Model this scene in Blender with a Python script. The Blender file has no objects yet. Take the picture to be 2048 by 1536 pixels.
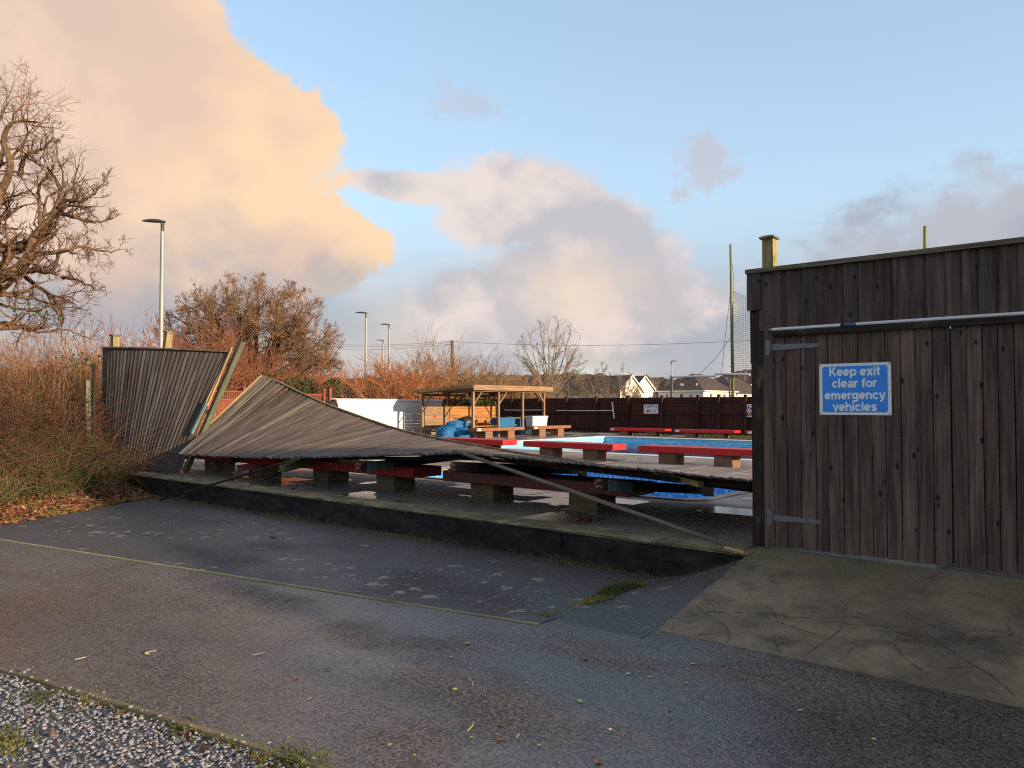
import bpy, math, random
import numpy as np
from mathutils import Vector, Matrix

R = math.radians
SC = bpy.context.scene
COL = SC.collection
EYE = 1.70
YAW = 40.378
PITCH = 1.589
SUN_AZ = 6.0        # degrees from +X towards +Y
SUN_EL = 11.5

# ------------------------------------------------------------------ camera
cam_d = bpy.data.cameras.new('camera')
cam_d.sensor_width = 36.0
cam_d.lens = 1550.0 / 2048.0 * 36.0
cam_d.clip_start = 0.05
cam_d.clip_end = 6000
cam = bpy.data.objects.new('camera', cam_d)
COL.objects.link(cam)
cam.location = (0, 0, EYE)
cam.rotation_euler = (R(90 + PITCH), 0, R(YAW))
SC.camera = cam

# ------------------------------------------------------------------ node helper
class G:
    def __init__(s, tree):
        s.t = tree
    def n(s, ty, ins=None, **at):
        nd = s.t.nodes.new('ShaderNode' + ty)
        for k, v in at.items():
            setattr(nd, k, v)
        for k, v in (ins or {}).items():
            sk = nd.inputs[k]
            if isinstance(v, bpy.types.NodeSocket):
                s.t.links.new(v, sk)
            else:
                if sk.type == 'RGBA' and len(v) == 3:
                    v = (*v, 1)
                sk.default_value = v
        return nd
    def m(s, op, *a, clamp=False):
        nd = s.n('Math', {i: x for i, x in enumerate(a)}, operation=op)
        nd.use_clamp = clamp
        return nd.outputs[0]
    def mix(s, fac, a, b, blend='MIX'):
        nd = s.n('Mix', {0: fac, 6: a, 7: b}, data_type='RGBA', blend_type=blend)
        return nd.outputs[2]
    def ramp(s, fac, stops, interp='LINEAR'):
        nd = s.n('ValToRGB', {0: fac})
        cr = nd.color_ramp
        cr.interpolation = interp
        while len(cr.elements) < len(stops):
            cr.elements.new(0.5)
        for e, (p, c) in zip(cr.elements, stops):
            e.position = p
            e.color = (*c, 1) if len(c) == 3 else c
        return nd.outputs[0]
    def noise(s, vec, scale, detail=4, rough=.55, dist=0.0):
        return s.n('TexNoise', {'Vector': vec, 'Scale': scale, 'Detail': detail, 'Roughness': rough, 'Distortion': dist}).outputs[0]
    def noisec(s, vec, scale, detail=3):
        return s.n('TexNoise', {'Vector': vec, 'Scale': scale, 'Detail': detail}).outputs[1]
    def vor(s, vec, scale, feature='F1', out=0, rnd=1.0):
        return s.n('TexVoronoi', {'Vector': vec, 'Scale': scale, 'Randomness': rnd}, feature=feature).outputs[out]
    def mr(s, v, a, b, c=0.0, d=1.0, smooth=True):
        return s.n('MapRange', {0: v, 1: a, 2: b, 3: c, 4: d}, interpolation_type='SMOOTHSTEP' if smooth else 'LINEAR').outputs[0]
    def scl(s, vec, sc, loc=(0, 0, 0), rot=(0, 0, 0)):
        return s.n('Mapping', {'Vector': vec, 'Scale': sc, 'Location': loc, 'Rotation': rot}).outputs[0]
    def vadd(s, a, b):
        return s.n('VectorMath', {0: a, 1: b}, operation='ADD').outputs[0]
    def sep(s, v):
        return s.n('SeparateXYZ', {0: v}).outputs
    def bump(s, h, strength=.3, dist=.01):
        return s.n('Bump', {'Strength': strength, 'Distance': dist, 'Height': h}).outputs[0]

def srgb(r, g, b):
    f = lambda c: ((c / 255 + .055) / 1.055) ** 2.4 if c > 10 else c / 255 / 12.92
    return (f(r), f(g), f(b))

# ------------------------------------------------------------------ world: low winter sun, broken warm cloud
world = bpy.data.worlds.new('World')
SC.world = world
world.use_nodes = True
wt = world.node_tree
wt.nodes.clear()
g = G(wt)
nrm = g.n('TexCoord').outputs['Generated']
sx, sy, sz = g.sep(nrm)
AZ = g.m('MULTIPLY', g.m('ARCTAN2', g.m('MULTIPLY', sx, -1.0), sy), 180 / math.pi)      # 0 = +Y, positive to -X
EL = g.m('MULTIPLY', g.m('ARCSINE', sz), 180 / math.pi)
AE = g.n('CombineXYZ', {0: AZ, 1: EL, 2: 0.0}).outputs[0]
sky = g.n('TexSky', sky_type='NISHITA')
sky.sun_disc = False
sky.sun_elevation = R(SUN_EL)
sky.sun_rotation = R(90 - SUN_AZ)
sky.altitude = 30
sky.air_density = 1.0
sky.dust_density = .6
sky.ozone_density = 2.0
SKYS = .15
clear = g.n('VectorMath', {0: sky.outputs[0], 3: SKYS}, operation='SCALE').outputs[0]
K = .475      # radiance scale of the cloud tones below (the picture is exposed one stop up)
def tone(r, gg, b):
    return tuple(c * K for c in srgb(r, gg, b))
st_v = g.scl(nrm, (1, 1, 1.3))
w1 = g.noise(st_v, 5.0, 3, .5)
w2 = g.noise(st_v, 12.0, 4, .55)
w4 = g.noise(st_v, 42.0, 4, .62)
w2l = g.noise(g.vadd(st_v, (.030, .004, .024)), 7.0, 2, .5)
w3 = g.noise(g.scl(nrm, (1, 1, 2.6), (5.3, 1.2, .2)), 4.2, 3, .55)
relief = g.m('SUBTRACT', g.m('MULTIPLY', g.m('ADD', g.m('ADD', w2, g.m('MULTIPLY', w4, .3)), g.m('MULTIPLY', w1, .8)), .48), w2l)
warp = g.m('ADD', g.m('MULTIPLY', g.m('SUBTRACT', w1, .5), 1.2), g.m('ADD', g.m('MULTIPLY', g.m('SUBTRACT', w2, .5), 2.2), g.m('MULTIPLY', g.m('SUBTRACT', w4, .5), 1.15)))

def blob(az, el, ra, re, rot=0):
    """1 at the middle of a cloud bank, 0 at its rim (degrees in azimuth and elevation)"""
    q = g.n('Mapping', {'Vector': AE, 'Location': (YAW + az, el, 0), 'Rotation': (0, 0, R(rot)), 'Scale': (ra, re, 1)}, vector_type='TEXTURE').outputs[0]
    return g.m('SUBTRACT', 1.0, g.n('VectorMath', {0: q}, operation='LENGTH').outputs[1])

def cover(fields, amp, lo, hi):
    f = fields[0]
    for k in fields[1:]:
        f = g.n('Math', {0: f, 1: k, 2: .2}, operation='SMOOTH_MAX').outputs[0]
    f = g.m('ADD', f, g.m('MULTIPLY', warp, amp))
    return f, g.mr(f, lo, hi)

# the clear sky pales towards the horizon through thin haze
col = g.mix(g.mr(EL, 55.0, 0.0, .24, .60), clear, tone(206, 228, 242))
# soft grey bank low over the horizon all the way round
hz = g.mr(EL, 15.5, 5.0)
bank = g.m('MULTIPLY', hz, g.mr(g.m('ADD', w3, g.m('MULTIPLY', warp, .06)), .20, .42))
bankc = g.mix(g.mr(w1, .44, .64), tone(174, 176, 185), tone(206, 196, 192))
col = g.mix(g.m('MULTIPLY', bank, .92), col, bankc)
# scattered cumulus round the rest of the sky, like those in view
inview = g.m('MULTIPLY', g.mr(g.m('ABSOLUTE', g.m('SUBTRACT', AZ, YAW)), 54.0, 36.0), g.mr(EL, 48.0, 33.0))
scat = g.m('MULTIPLY', g.mr(g.m('ADD', w3, g.m('MULTIPLY', warp, .12)), .50, .60), g.m('SUBTRACT', 1.0, inview))
scc = g.mix(g.mr(relief, -.12, .14), tone(186, 180, 184), tone(244, 212, 182))
col = g.mix(g.m('MULTIPLY', scat, .9), col, scc)
# grey bank to the right, above the gate
f, c = cover([blob(-33, 9.0, 15, 6.2, -6)], .6, -.15, .5)
col = g.mix(g.m('MULTIPLY', c, .93), col, g.mix(g.mr(w1, .4, .62), tone(166, 168, 183), tone(188, 189, 200)))
# middle cloud, its underside glowing
f, c = cover([blob(0.5, 14.6, 6.0, 3.6, 10), blob(-5, 12.8, 7.4, 4.2, 24), blob(-6.0, 9.6, 8.5, 4.2, 4), blob(5.5, 15.6, 7.0, 1.3, 4), blob(-4, 7.5, 13, 4.0, 0)], .34, -.08, .24)
mc = g.mix(g.mr(g.m('ADD', relief, g.m('MULTIPLY', f, -.10)), -.13, .09), tone(198, 194, 199), tone(238, 222, 214))
mc = g.mix(g.mr(g.m('ADD', blob(-5.0, 8.4, 8.0, 4.6, 0), g.m('MULTIPLY', warp, .35)), .0, .95, 0, .75), mc, tone(244, 220, 198))
col = g.mix(g.m('MULTIPLY', c, .94), col, mc)
# small wisps
f, c = cover([blob(-14.2, 17.0, 5.4, 2.8, -25)], 1.5, .25, 1.0)
col = g.mix(g.m('MULTIPLY', c, .7), col, tone(200, 196, 204))
f, c = cover([blob(3.4, 21.5, 2.8, 1.8, 0)], 1.5, .25, 1.1)
col = g.mix(g.m('MULTIPLY', c, .5), col, tone(200, 198, 206))
# the big sunlit cumulus at the left
f, c = cover([blob(24, 17, 11.6, 8.2, -8), blob(34, 25, 13.5, 16, 0), blob(16, 11.4, 7.2, 3.6, 6), blob(16.5, 19.2, 4.2, 3.2, 0), blob(49, 20, 20, 25, 0), blob(30, 9, 17, 4.5, 0)], .30, -.03, .10)
base = g.mr(g.m('ADD', EL, g.m('ADD', g.m('MULTIPLY', g.m('SUBTRACT', w1, .5), 14.0), g.m('MULTIPLY', g.m('SUBTRACT', w2, .5), 9.0))), 5.5, 13.0)
edge = g.mr(g.m('ADD', g.m('MULTIPLY', f, -.40), g.m('MULTIPLY', relief, 1.5)), -.45, .10)
litc = g.mix(edge, tone(238, 204, 178), tone(254, 219, 180))
left = g.mr(g.m('ADD', AZ, g.m('MULTIPLY', g.m('SUBTRACT', w1, .5), 30.0)), YAW + 17, YAW + 33)
litc = g.mix(g.m('MULTIPLY', left, .75), litc, g.mix(g.mr(relief, -.1, .12), tone(224, 196, 180), tone(242, 211, 190)))
cc = g.mix(base, tone(180, 177, 182), litc)
col = g.mix(g.m('MULTIPLY', c, .97), col, cc)
bg = g.n('Background', {0: col, 1: 1.0})
wo = g.n('OutputWorld', {0: bg.outputs[0]})
world.cycles.sampling_method = 'NONE'

# ------------------------------------------------------------------ sun
sun_d = bpy.data.lights.new('sun', 'SUN')
sun_d.energy = 3.8
sun_d.color = (1.0, .75, .52)
sun_d.angle = R(.6)
sun = bpy.data.objects.new('sun', sun_d)
COL.objects.link(sun)
sdir = Vector((math.cos(R(SUN_EL)) * math.cos(R(SUN_AZ)), math.cos(R(SUN_EL)) * math.sin(R(SUN_AZ)), math.sin(R(SUN_EL))))
sun.rotation_euler = sdir.to_track_quat('Z', 'Y').to_euler()
sun.location = (60, 8, 20)

SC.view_settings.view_transform = 'Standard'
SC.view_settings.look = 'None'
SC.view_settings.exposure = 1.1
SC.view_settings.gamma = 1.0
SC.view_settings.use_curve_mapping = False
SC.render.engine = 'CYCLES'
SC.cycles.max_bounces = 5
SC.cycles.diffuse_bounces = 2
SC.cycles.glossy_bounces = 2
SC.cycles.transparent_max_bounces = 12
SC.cycles.caustics_reflective = False
SC.cycles.caustics_refractive = False
SC.cycles.use_adaptive_sampling = True
SC.cycles.adaptive_threshold = .015
SC.cycles.use_denoising = False
SC.cycles.sample_clamp_indirect = 6
SC.cycles.filter_width = 1.15

# ------------------------------------------------------------------ geometry helpers
BASE = {}

def link(o, parent=None):
    COL.objects.link(o)
    if parent is not None:
        o.parent = parent
    return o

def tag(o, label=None, cat=None, group=None, kind=None):
    if label: o['label'] = label
    if cat: o['category'] = cat
    if group: o['group'] = group
    if kind: o['kind'] = kind
    return o

def thing(name, label, cat, loc=(0, 0, 0), group=None):
    o = bpy.data.objects.new(name, None)
    o.empty_display_size = .1
    o.location = loc
    COL.objects.link(o)
    BASE[o.name] = Vector(loc)
    return tag(o, label, cat, group)

def base_of(parent):
    return BASE.get(parent.name, Vector((0, 0, 0))) if parent is not None else Vector((0, 0, 0))

class MB:
    def __init__(s):
        s.v = []
        s.f = []
    def add(s, V, Fs):
        k = len(s.v)
        s.v += [tuple(p) for p in V]
        s.f += [tuple(i + k for i in f) for f in Fs]
        return s
    def box(s, x0, x1, y0, y1, z0, z1):
        V = [(x0, y0, z0), (x1, y0, z0), (x1, y1, z0), (x0, y1, z0), (x0, y0, z1), (x1, y0, z1), (x1, y1, z1), (x0, y1, z1)]
        return s.add(V, [(0, 3, 2, 1), (4, 5, 6, 7), (0, 1, 5, 4), (1, 2, 6, 5), (2, 3, 7, 6), (3, 0, 4, 7)])
    def beam(s, p0, p1, w, h, up=(0, 0, 1)):
        p0, p1 = Vector(p0), Vector(p1)
        d = (p1 - p0).normalized()
        up = Vector(up)
        sd = d.cross(up)
        if sd.length < 1e-4:
            sd = d.cross(Vector((0, 1, 0)))
        sd.normalize()
        u = sd.cross(d)
        a, b = sd * w / 2, u * h / 2
        V = [p0 - a - b, p0 + a - b, p0 + a + b, p0 - a + b, p1 - a - b, p1 + a - b, p1 + a + b, p1 - a + b]
        return s.add(V, [(0, 3, 2, 1), (4, 5, 6, 7), (0, 1, 5, 4), (1, 2, 6, 5), (2, 3, 7, 6), (3, 0, 4, 7)])
    def prism(s, pts, z0, z1):
        n = len(pts)
        V = [(x, y, z0) for x, y in pts] + [(x, y, z1) for x, y in pts]
        return s.add(V, [tuple(range(n - 1, -1, -1)), tuple(range(n, 2 * n))] + [(i, (i + 1) % n, n + (i + 1) % n, n + i) for i in range(n)])
    def tube(s, pts, rads, n=8, cap=True):
        pts = [Vector(p) for p in pts]
        k0 = len(s.v)
        m = len(pts)
        if not hasattr(rads, '__len__'):
            rads = [rads] * m
        ref = None
        for i, p in enumerate(pts):
            d = (pts[min(i + 1, m - 1)] - pts[max(i - 1, 0)]).normalized()
            if ref is None:
                ref = d.orthogonal().normalized()
            ref = (ref - d * ref.dot(d))
            ref = ref.normalized() if ref.length > 1e-5 else d.orthogonal().normalized()
            b = d.cross(ref)
            for j in range(n):
                a = 2 * math.pi * j / n
                s.v.append(tuple(p + (ref * math.cos(a) + b * math.sin(a)) * rads[i]))
        for i in range(m - 1):
            for j in range(n):
                a, b_ = k0 + i * n + j, k0 + i * n + (j + 1) % n
                s.f.append((a, b_, b_ + n, a + n))
        if cap:
            s.f.append(tuple(k0 + j for j in range(n - 1, -1, -1)))
            s.f.append(tuple(k0 + (m - 1) * n + j for j in range(n)))
        return s
    def mesh(s, name, off=(0, 0, 0), smooth=False):
        me = bpy.data.meshes.new(name)
        ox, oy, oz = off
        me.from_pydata([(x - ox, y - oy, z - oz) for x, y, z in s.v], [], s.f)
        if smooth:
            me.polygons.foreach_set('use_smooth', [True] * len(me.polygons))
        me.update()
        return me
    def build(s, name, mat, parent=None, origin=None, smooth=False, bevel=0):
        off = base_of(parent) if parent is not None else Vector(origin or (0, 0, 0))
        me = s.mesh(name, off, smooth)
        o = bpy.data.objects.new(name, me)
        me.materials.append(MATS[mat])
        link(o, parent)
        if parent is None:
            o.location = off
            BASE[o.name] = Vector(off)
        else:
            BASE[o.name] = off
        if bevel:
            b = o.modifiers.new('edge', 'BEVEL')
            b.width = bevel
            b.segments = 2
            b.limit_method = 'ANGLE'
        return o

def npmesh(name, V, F, mat, parent=None, smooth=False, origin=(0, 0, 0)):
    """V (n,3) array, F (m,k) array of equal-sized faces, in world coordinates"""
    off = np.array(base_of(parent) if parent is not None else origin, float)
    me = bpy.data.meshes.new(name)
    V = np.asarray(V, np.float32) - off.astype(np.float32)
    F = np.asarray(F, np.int32)
    me.vertices.add(len(V))
    me.vertices.foreach_set('co', V.ravel())
    m, k = F.shape
    me.loops.add(m * k)
    me.loops.foreach_set('vertex_index', F.ravel())
    me.polygons.add(m)
    me.polygons.foreach_set('loop_start', np.arange(0, m * k, k, dtype=np.int32))
    if smooth:
        me.polygons.foreach_set('use_smooth', np.ones(m, bool))
    me.update(calc_edges=True)
    o = bpy.data.objects.new(name, me)
    if mat: me.materials.append(MATS[mat])
    link(o, parent)
    if parent is None:
        o.location = off
        BASE[o.name] = Vector(off)
    else:
        BASE[o.name] = base_of(parent)
    return o

def np_tubes(P, Rd, sides):
    """P (N,K,3) paths, Rd (N,K) radii -> verts, quads"""
    N, K, _ = P.shape
    T = np.empty_like(P)
    T[:, 1:-1] = P[:, 2:] - P[:, :-2]
    T[:, 0] = P[:, 1] - P[:, 0]
    T[:, -1] = P[:, -1] - P[:, -2]
    T /= np.linalg.norm(T, axis=2, keepdims=True) + 1e-9
    main = P[:, -1] - P[:, 0]
    ref = np.where(np.abs(main[:, 2:3]) > .7 * np.linalg.norm(main, axis=1, keepdims=True), np.array([[1., .13, 0]]), np.array([[.07, 0, 1.]]))
    A = np.cross(T, ref[:, None, :])
    A /= np.linalg.norm(A, axis=2, keepdims=True) + 1e-9
    B = np.cross(T, A)
    ang = np.arange(sides) * 2 * np.pi / sides
    V = P[:, :, None, :] + Rd[:, :, None, None] * (A[:, :, None, :] * np.cos(ang)[None, None, :, None] + B[:, :, None, :] * np.sin(ang)[None, None, :, None])
    V = V.reshape(-1, 3)
    i = np.arange(N)[:, None, None] * K * sides + np.arange(K - 1)[None, :, None] * sides
    j = np.arange(sides)[None, None, :]
    a = i + j
    b = i + (j + 1) % sides
    F = np.stack([a, b, b + sides, a + sides], axis=-1).reshape(-1, 4)
    return V, F

def merge(parts):
    Vs, Fs, k = [], [], 0
    for V, F in parts:
        Vs.append(V)
        Fs.append(F + k)
        k += len(V)
    return np.concatenate(Vs), np.concatenate(Fs)

def unit(v):
    return v / (np.linalg.norm(v, axis=-1, keepdims=True) + 1e-9)

def env_clip(P, D, L, env):
    if env is None:
        return L
    c, r = env
    q = (P - c) / r
    d = D / r
    a = (d * d).sum(1)
    b = 2 * (q * d).sum(1)
    cc = (q * q).sum(1) - 1
    disc = b * b - 4 * a * cc
    s = np.where(disc > 0, (-b + np.sqrt(np.maximum(disc, 0))) / (2 * a), 0)
    return np.where(s > 0, np.minimum(L, s), L * .25)

def grow(rng, P, D, L, Rd, spec, env=None, first=None):
    """branching by levels, each level grown at once; returns tube parts"""
    out = []
    for li, sp in enumerate(spec):
        seg = sp['seg']
        if li == 0 and first is not None:
            path, rad = first
        else:
            N = len(P)
            L = env_clip(P, D, L, env) * rng.uniform(.8, 1.06, N)
            path = np.empty((N, seg + 1, 3))
            path[:, 0] = P
            d = D.copy()
            cen = env[0] if env is not None else P.mean(0)
            for k in range(seg):
                outw = unit(path[:, k] - cen)
                d = unit(d + rng.normal(0, sp.get('crook', .2), (N, 3)) + np.array([0, 0, sp.get('up', .05)]) + outw * sp.get('out', 0.0))
                path[:, k + 1] = path[:, k] + d * (L / seg)[:, None]
            tt = np.linspace(0, 1, seg + 1)[None]
            rad = Rd[:, None] * (1 - tt * (1 - sp.get('taper', .45)))
        V, F = np_tubes(path, rad, sp['sides'])
        out.append((V, F))
        n = sp.get('n', 0)
        if not n:
            break
        N, K, _ = path.shape
        t = rng.uniform(sp.get('t0', .25), 1.0, (N, n))
        t[:, 0] = 1.0
        x = t * (K - 1)
        i0 = np.minimum(x.astype(int), K - 2)
        fr = (x - i0)[..., None]
        ar = np.arange(N)[:, None]
        cp = path[ar, i0] * (1 - fr) + path[ar, i0 + 1] * fr
        tn = unit(path[ar, i0 + 1] - path[ar, i0])
        cr = rad[ar, i0] * (1 - fr[..., 0]) + rad[ar, i0 + 1] * fr[..., 0]
        lo, hi = sp['ang']
        an = np.radians(rng.uniform(lo, hi, (N, n)))
        an[:, 0] *= .4
        ax = unit(np.cross(tn, unit(rng.normal(0, 1, (N, n, 3)))))
        cd = unit(tn * np.cos(an)[..., None] + ax * np.sin(an)[..., None])
        seglen = np.linalg.norm(np.diff(path, axis=1), axis=2).sum(1)
        l0, l1 = sp['lr']
        P = cp.reshape(-1, 3)
        D = cd.reshape(-1, 3)
        L = (seglen[:, None] * rng.uniform(l0, l1, (N, n)) * (1.15 - .45 * t)).ravel()
        Rd = np.maximum(np.minimum((cr * sp.get('rr', .62)).ravel(), 9), sp.get('rmin', .004))
    return out

def strands(rng, base, dr, L, r0, seg=4, bend=.25, sag=0.0, sides=3, taper=.25):
    N = len(base)
    P = np.empty((N, seg + 1, 3))
    P[:, 0] = base
    d = unit(dr)
    side = rng.normal(0, 1, (N, 3))
    for k in range(seg):
        d = unit(d + side * bend / seg + rng.normal(0, bend * .35, (N, 3)) / seg ** .5 - np.array([0, 0, sag / seg]))
        P[:, k + 1] = P[:, k] + d * (L / seg)[:, None]
    rr = r0[:, None] * (1 - (1 - taper) * np.linspace(0, 1, seg + 1)[None])
    return np_tubes(P, rr, sides)

def leaf_quads(rng, C, size, flat=0.0):
    """bent leaf of two triangles-pairs round each centre"""
    N = len(C)
    a = unit(rng.normal(0, 1, (N, 3)) * np.array([1, 1, 1 - flat]))
    b = rng.normal(0, 1, (N, 3)) * np.array([1, 1, 1 - flat])
    b = unit(b - a * (a * b).sum(1, keepdims=True))
    n = np.cross(a, b)
    s = (size if hasattr(size, '__len__') else np.full(N, size))[:, None]
    w = s * rng.uniform(.5, .8, (N, 1))
    V = np.stack([C - a * s, C + b * w * .6 + n * s * .25, C + a * s, C - b * w * .6 + n * s * .25], 1).reshape(-1, 3)
    k = np.arange(N)[:, None] * 4
    F = np.concatenate([k + np.array([[0, 1, 2]]), k + np.array([[0, 2, 3]])], 0)
    return V, F

# pixel of the 2048 x 1536 photograph -> point of the place, on a known plane
_y, _p = R(YAW), R(PITCH)
_f0 = np.array([-math.sin(_y), math.cos(_y), 0])
_r = np.array([math.cos(_y), math.sin(_y), 0])
_fw = _f0 * math.cos(_p) + np.array([0, 0, math.sin(_p)])
_up = -_f0 * math.sin(_p) + np.array([0, 0, math.cos(_p)])
def ray(x, y):
    return _fw + _r * (x - 1024) / 1550. + _up * (768 - y) / 1550.
def on_z(x, y, z):
    d = ray(x, y)
    return Vector(d * (z - EYE) / d[2]) + Vector((0, 0, EYE))
def on_y(x, y, Y):
    d = ray(x, y)
    return Vector(d * Y / d[1]) + Vector((0, 0, EYE))
def on_x(x, y, X):
    d = ray(x, y)
    return Vector(d * X / d[0]) + Vector((0, 0, EYE))
def on_d(x, y, D):
    d = ray(x, y)
    return Vector(d * D / float(d @ _f0)) + Vector((0, 0, EYE))

# ------------------------------------------------------------------ materials
MATS = {}
def new_mat(name):
    m = bpy.data.materials.new(name)
    m.use_nodes = True
    m.node_tree.nodes.clear()
    MATS[name] = m
    return G(m.node_tree)

def finish(g, color, rough=.8, normal=None, spec=.35, metal=0.0, **kw):
    ins = {'Base Color': color, 'Roughness': rough, 'Metallic': metal, 'Specular IOR Level': spec}
    if normal is not None:
        ins['Normal'] = normal
    ins.update(kw)
    b = g.n('BsdfPrincipled', ins)
    g.n('OutputMaterial', {0: b.outputs[0]})
    return b

def oc(g):
    return g.n('TexCoord').outputs['Object']
def wc(g):
    return g.n('NewGeometry').outputs['Position']
def rnd(g):
    return g.n('ObjectInfo').outputs['Random']

def plain(name, c, rough=.6, var=.12, scale=6.0, spec=.35, metal=0.0, bump=.0):
    """a plain coat with a little unevenness"""
    g = new_mat(name)
    v = oc(g)
    n1 = g.noise(v, scale, 5, .6)
    n2 = g.noise(v, scale * 9, 3, .6)
    k = g.m('ADD', 1 - var, g.m('MULTIPLY', g.m('ADD', g.m('MULTIPLY', n1, .7), g.m('MULTIPLY', n2, .3)), var * 2))
    cc = g.n('VectorMath', {0: c, 3: k}, operation='SCALE').outputs[0]
    finish(g, cc, g.m('ADD', rough - .08, g.m('MULTIPLY', n1, .16)), g.bump(n2, bump, .004) if bump else None, spec, metal)

def wood(name, dark, light, vary=.35, knots=.0, moss=0.0, rough=.82, hue=None, grain=1.0):
    """sawn boards, the grain along local Z; each board its own tone"""
    g = new_mat(name)
    r = rnd(g)
    off = g.n('CombineXYZ', {0: g.m('MULTIPLY', r, 41.0), 1: g.m('MULTIPLY', r, 17.3), 2: g.m('MULTIPLY', r, 53.7)}).outputs[0]
    v = g.vadd(oc(g), off)
    gr = g.noise(g.scl(v, (34, 34, 1.5)), 1.0, 5, .6, .4)
    fi = g.noise(g.scl(v, (190, 190, 5)), 1.0, 3, .6)
    st = g.noise(g.scl(v, (7, 7, .9)), 1.0, 4, .6)
    t = g.m('ADD', g.m('MULTIPLY', gr, .5), g.m('ADD', g.m('MULTIPLY', fi, .25), g.m('MULTIPLY', st, .45)))
    c = g.mix(g.mr(t, .40, .82), dark, light)
    if hue:
        c = g.mix(g.mr(g.m('FRACT', g.m('MULTIPLY', r, 7.7)), .3, 1.0, 0, .6), c, g.mix(g.mr(t, .40, .82), dark, hue))
    k = g.m('ADD', 1 - vary, g.m('MULTIPLY', g.m('FRACT', g.m('MULTIPLY', r, 13.3)), vary * 1.7))
    c = g.n('VectorMath', {0: c, 3: k}, operation='SCALE').outputs[0]
    h = g.m('ADD', g.m('MULTIPLY', gr, .6), g.m('MULTIPLY', fi, .4))
    if knots:
        vs = g.scl(v, (9.5, .02, 5.2))
        d = g.vor(vs, 1.0)
        cr = g.sep(g.vor(vs, 1.0, out=1))[0]
        ring = g.mr(g.m('ADD', d, g.m('MULTIPLY', g.m('SUBTRACT', gr, .5), .12)), .19, .07)
        kn = g.m('MULTIPLY', ring, g.mr(cr, .28, .32))
        c = g.mix(g.m('MULTIPLY', kn, knots), c, (.008, .006, .005))
    if moss:
        mn = g.noise(g.scl(v, (5, 5, 3)), 1.0, 5, .65)
        c = g.mix(g.mr(mn, .62 - moss * .3, .75), c, srgb(92, 98, 52))
    finish(g, c, g.m('ADD', rough - .1, g.m('MULTIPLY', fi, .2)), g.bump(h, .45, .006), .25)

wood('gate_wood', srgb(50, 41, 36), srgb(120, 103, 91), .18, .95, hue=srgb(114, 92, 79))
wood('header_wood', srgb(46, 38, 35), srgb(111, 96, 87), .20, .9, hue=srgb(102, 80, 71))
wood('fence_wood', srgb(46, 41, 38), srgb(112, 103, 96), .20, .25)
wood('fallen_wood', srgb(58, 50, 45), srgb(126, 112, 101), .24, .25, .06)
wood('pale_board', srgb(82, 74, 64), srgb(154, 143, 124), .15, .2, .05)
wood('cap_wood', srgb(70, 62, 52), srgb(140, 126, 106), .2, .2, .15)
wood('post_wood', srgb(104, 92, 62), srgb(176, 158, 112), .15, .2, .35)
wood('green_wood', srgb(66, 70, 58), srgb(118, 120, 98), .12, 0, .4)
wood('teal_wood', srgb(70, 88, 88), srgb(112, 132, 130), .1, 0, .15)
wood('fresh_wood', srgb(136, 110, 74), srgb(182, 156, 114), .12, 0, 0)
wood('dark_wood', srgb(28, 24, 22), srgb(66, 56, 50), .3, .3, .1)
wood('shelter_wood', srgb(112, 90, 66), srgb(166, 138, 104), .15, .2)
wood('larch_boards', srgb(132, 88, 48), srgb(180, 132, 80), .2, .4)
wood('plank_seat', srgb(112, 74, 54), srgb(164, 116, 88), .12, .1)
wood('far_fence_wood', srgb(44, 24, 20), srgb(84, 50, 40), .22, .05)
wood('orange_fence_wood', srgb(108, 58, 40), srgb(150, 88, 62), .16, 0)
wood('edging_wood', srgb(84, 76, 58), srgb(142, 128, 96), .15, 0, .35)
wood('loose_wood', srgb(64, 58, 50), srgb(120, 110, 95), .1, .2, .05)
wood('strip_wood', srgb(112, 106, 76), srgb(174, 166, 126), .12, 0, .1)
wood('pink_wood', srgb(150, 78, 104), srgb(196, 122, 140), .1, 0, 0)
wood('pole_wood', srgb(96, 98, 58), srgb(148, 148, 94), .1, 0, .3)

def bench_paint(name, c, wear):
    g = new_mat(name)
    v = oc(g)
    n1 = g.noise(v, 3.0, 6, .62)
    n2 = g.noise(g.scl(v, (1, 6, 6)), 12.0, 4, .6)
    k = g.m('ADD', .82, g.m('MULTIPLY', n1, .36))
    cc = g.n('VectorMath', {0: c, 3: k}, operation='SCALE').outputs[0]
    cc = g.mix(g.m('MULTIPLY', g.mr(n2, .66, .74), wear), cc, srgb(90, 60, 52))
    finish(g, cc, g.m('ADD', .38, g.m('MULTIPLY', n1, .25)), g.bump(n2, .15, .004), .4)
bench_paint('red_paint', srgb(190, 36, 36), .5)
bench_paint('shaded_red', srgb(146, 32, 34), .7)  # red paint darkened: shade under the fallen fence put into the colour
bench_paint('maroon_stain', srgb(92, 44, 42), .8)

def brick_m(name, a, b, c):
    g = new_mat(name)
    r = rnd(g)
    v = g.vadd(oc(g), g.n('CombineXYZ', {0: g.m('MULTIPLY', r, 31.0), 1: r, 2: r}).outputs[0])
    n = g.noise(v, 30, 5, .65)
    col = g.ramp(r, [(0, a), (.5, b), (1, c)])
    col = g.mix(g.mr(n, .35, .75), g.n('VectorMath', {0: col, 3: .7}, operation='SCALE').outputs[0], col)
    m2 = g.noise(wc(g), 7, 5, .6)
    col = g.mix(g.mr(m2, .55, .72, 0, .55), col, srgb(86, 84, 56))
    finish(g, col, .9, g.bump(n, .5, .006), .2)
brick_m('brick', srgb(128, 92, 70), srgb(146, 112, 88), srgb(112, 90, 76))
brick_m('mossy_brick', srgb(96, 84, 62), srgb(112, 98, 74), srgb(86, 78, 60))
plain('mortar', srgb(120, 112, 100), .9, .2, 20, .2)
g = new_mat('pier_far')
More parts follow.
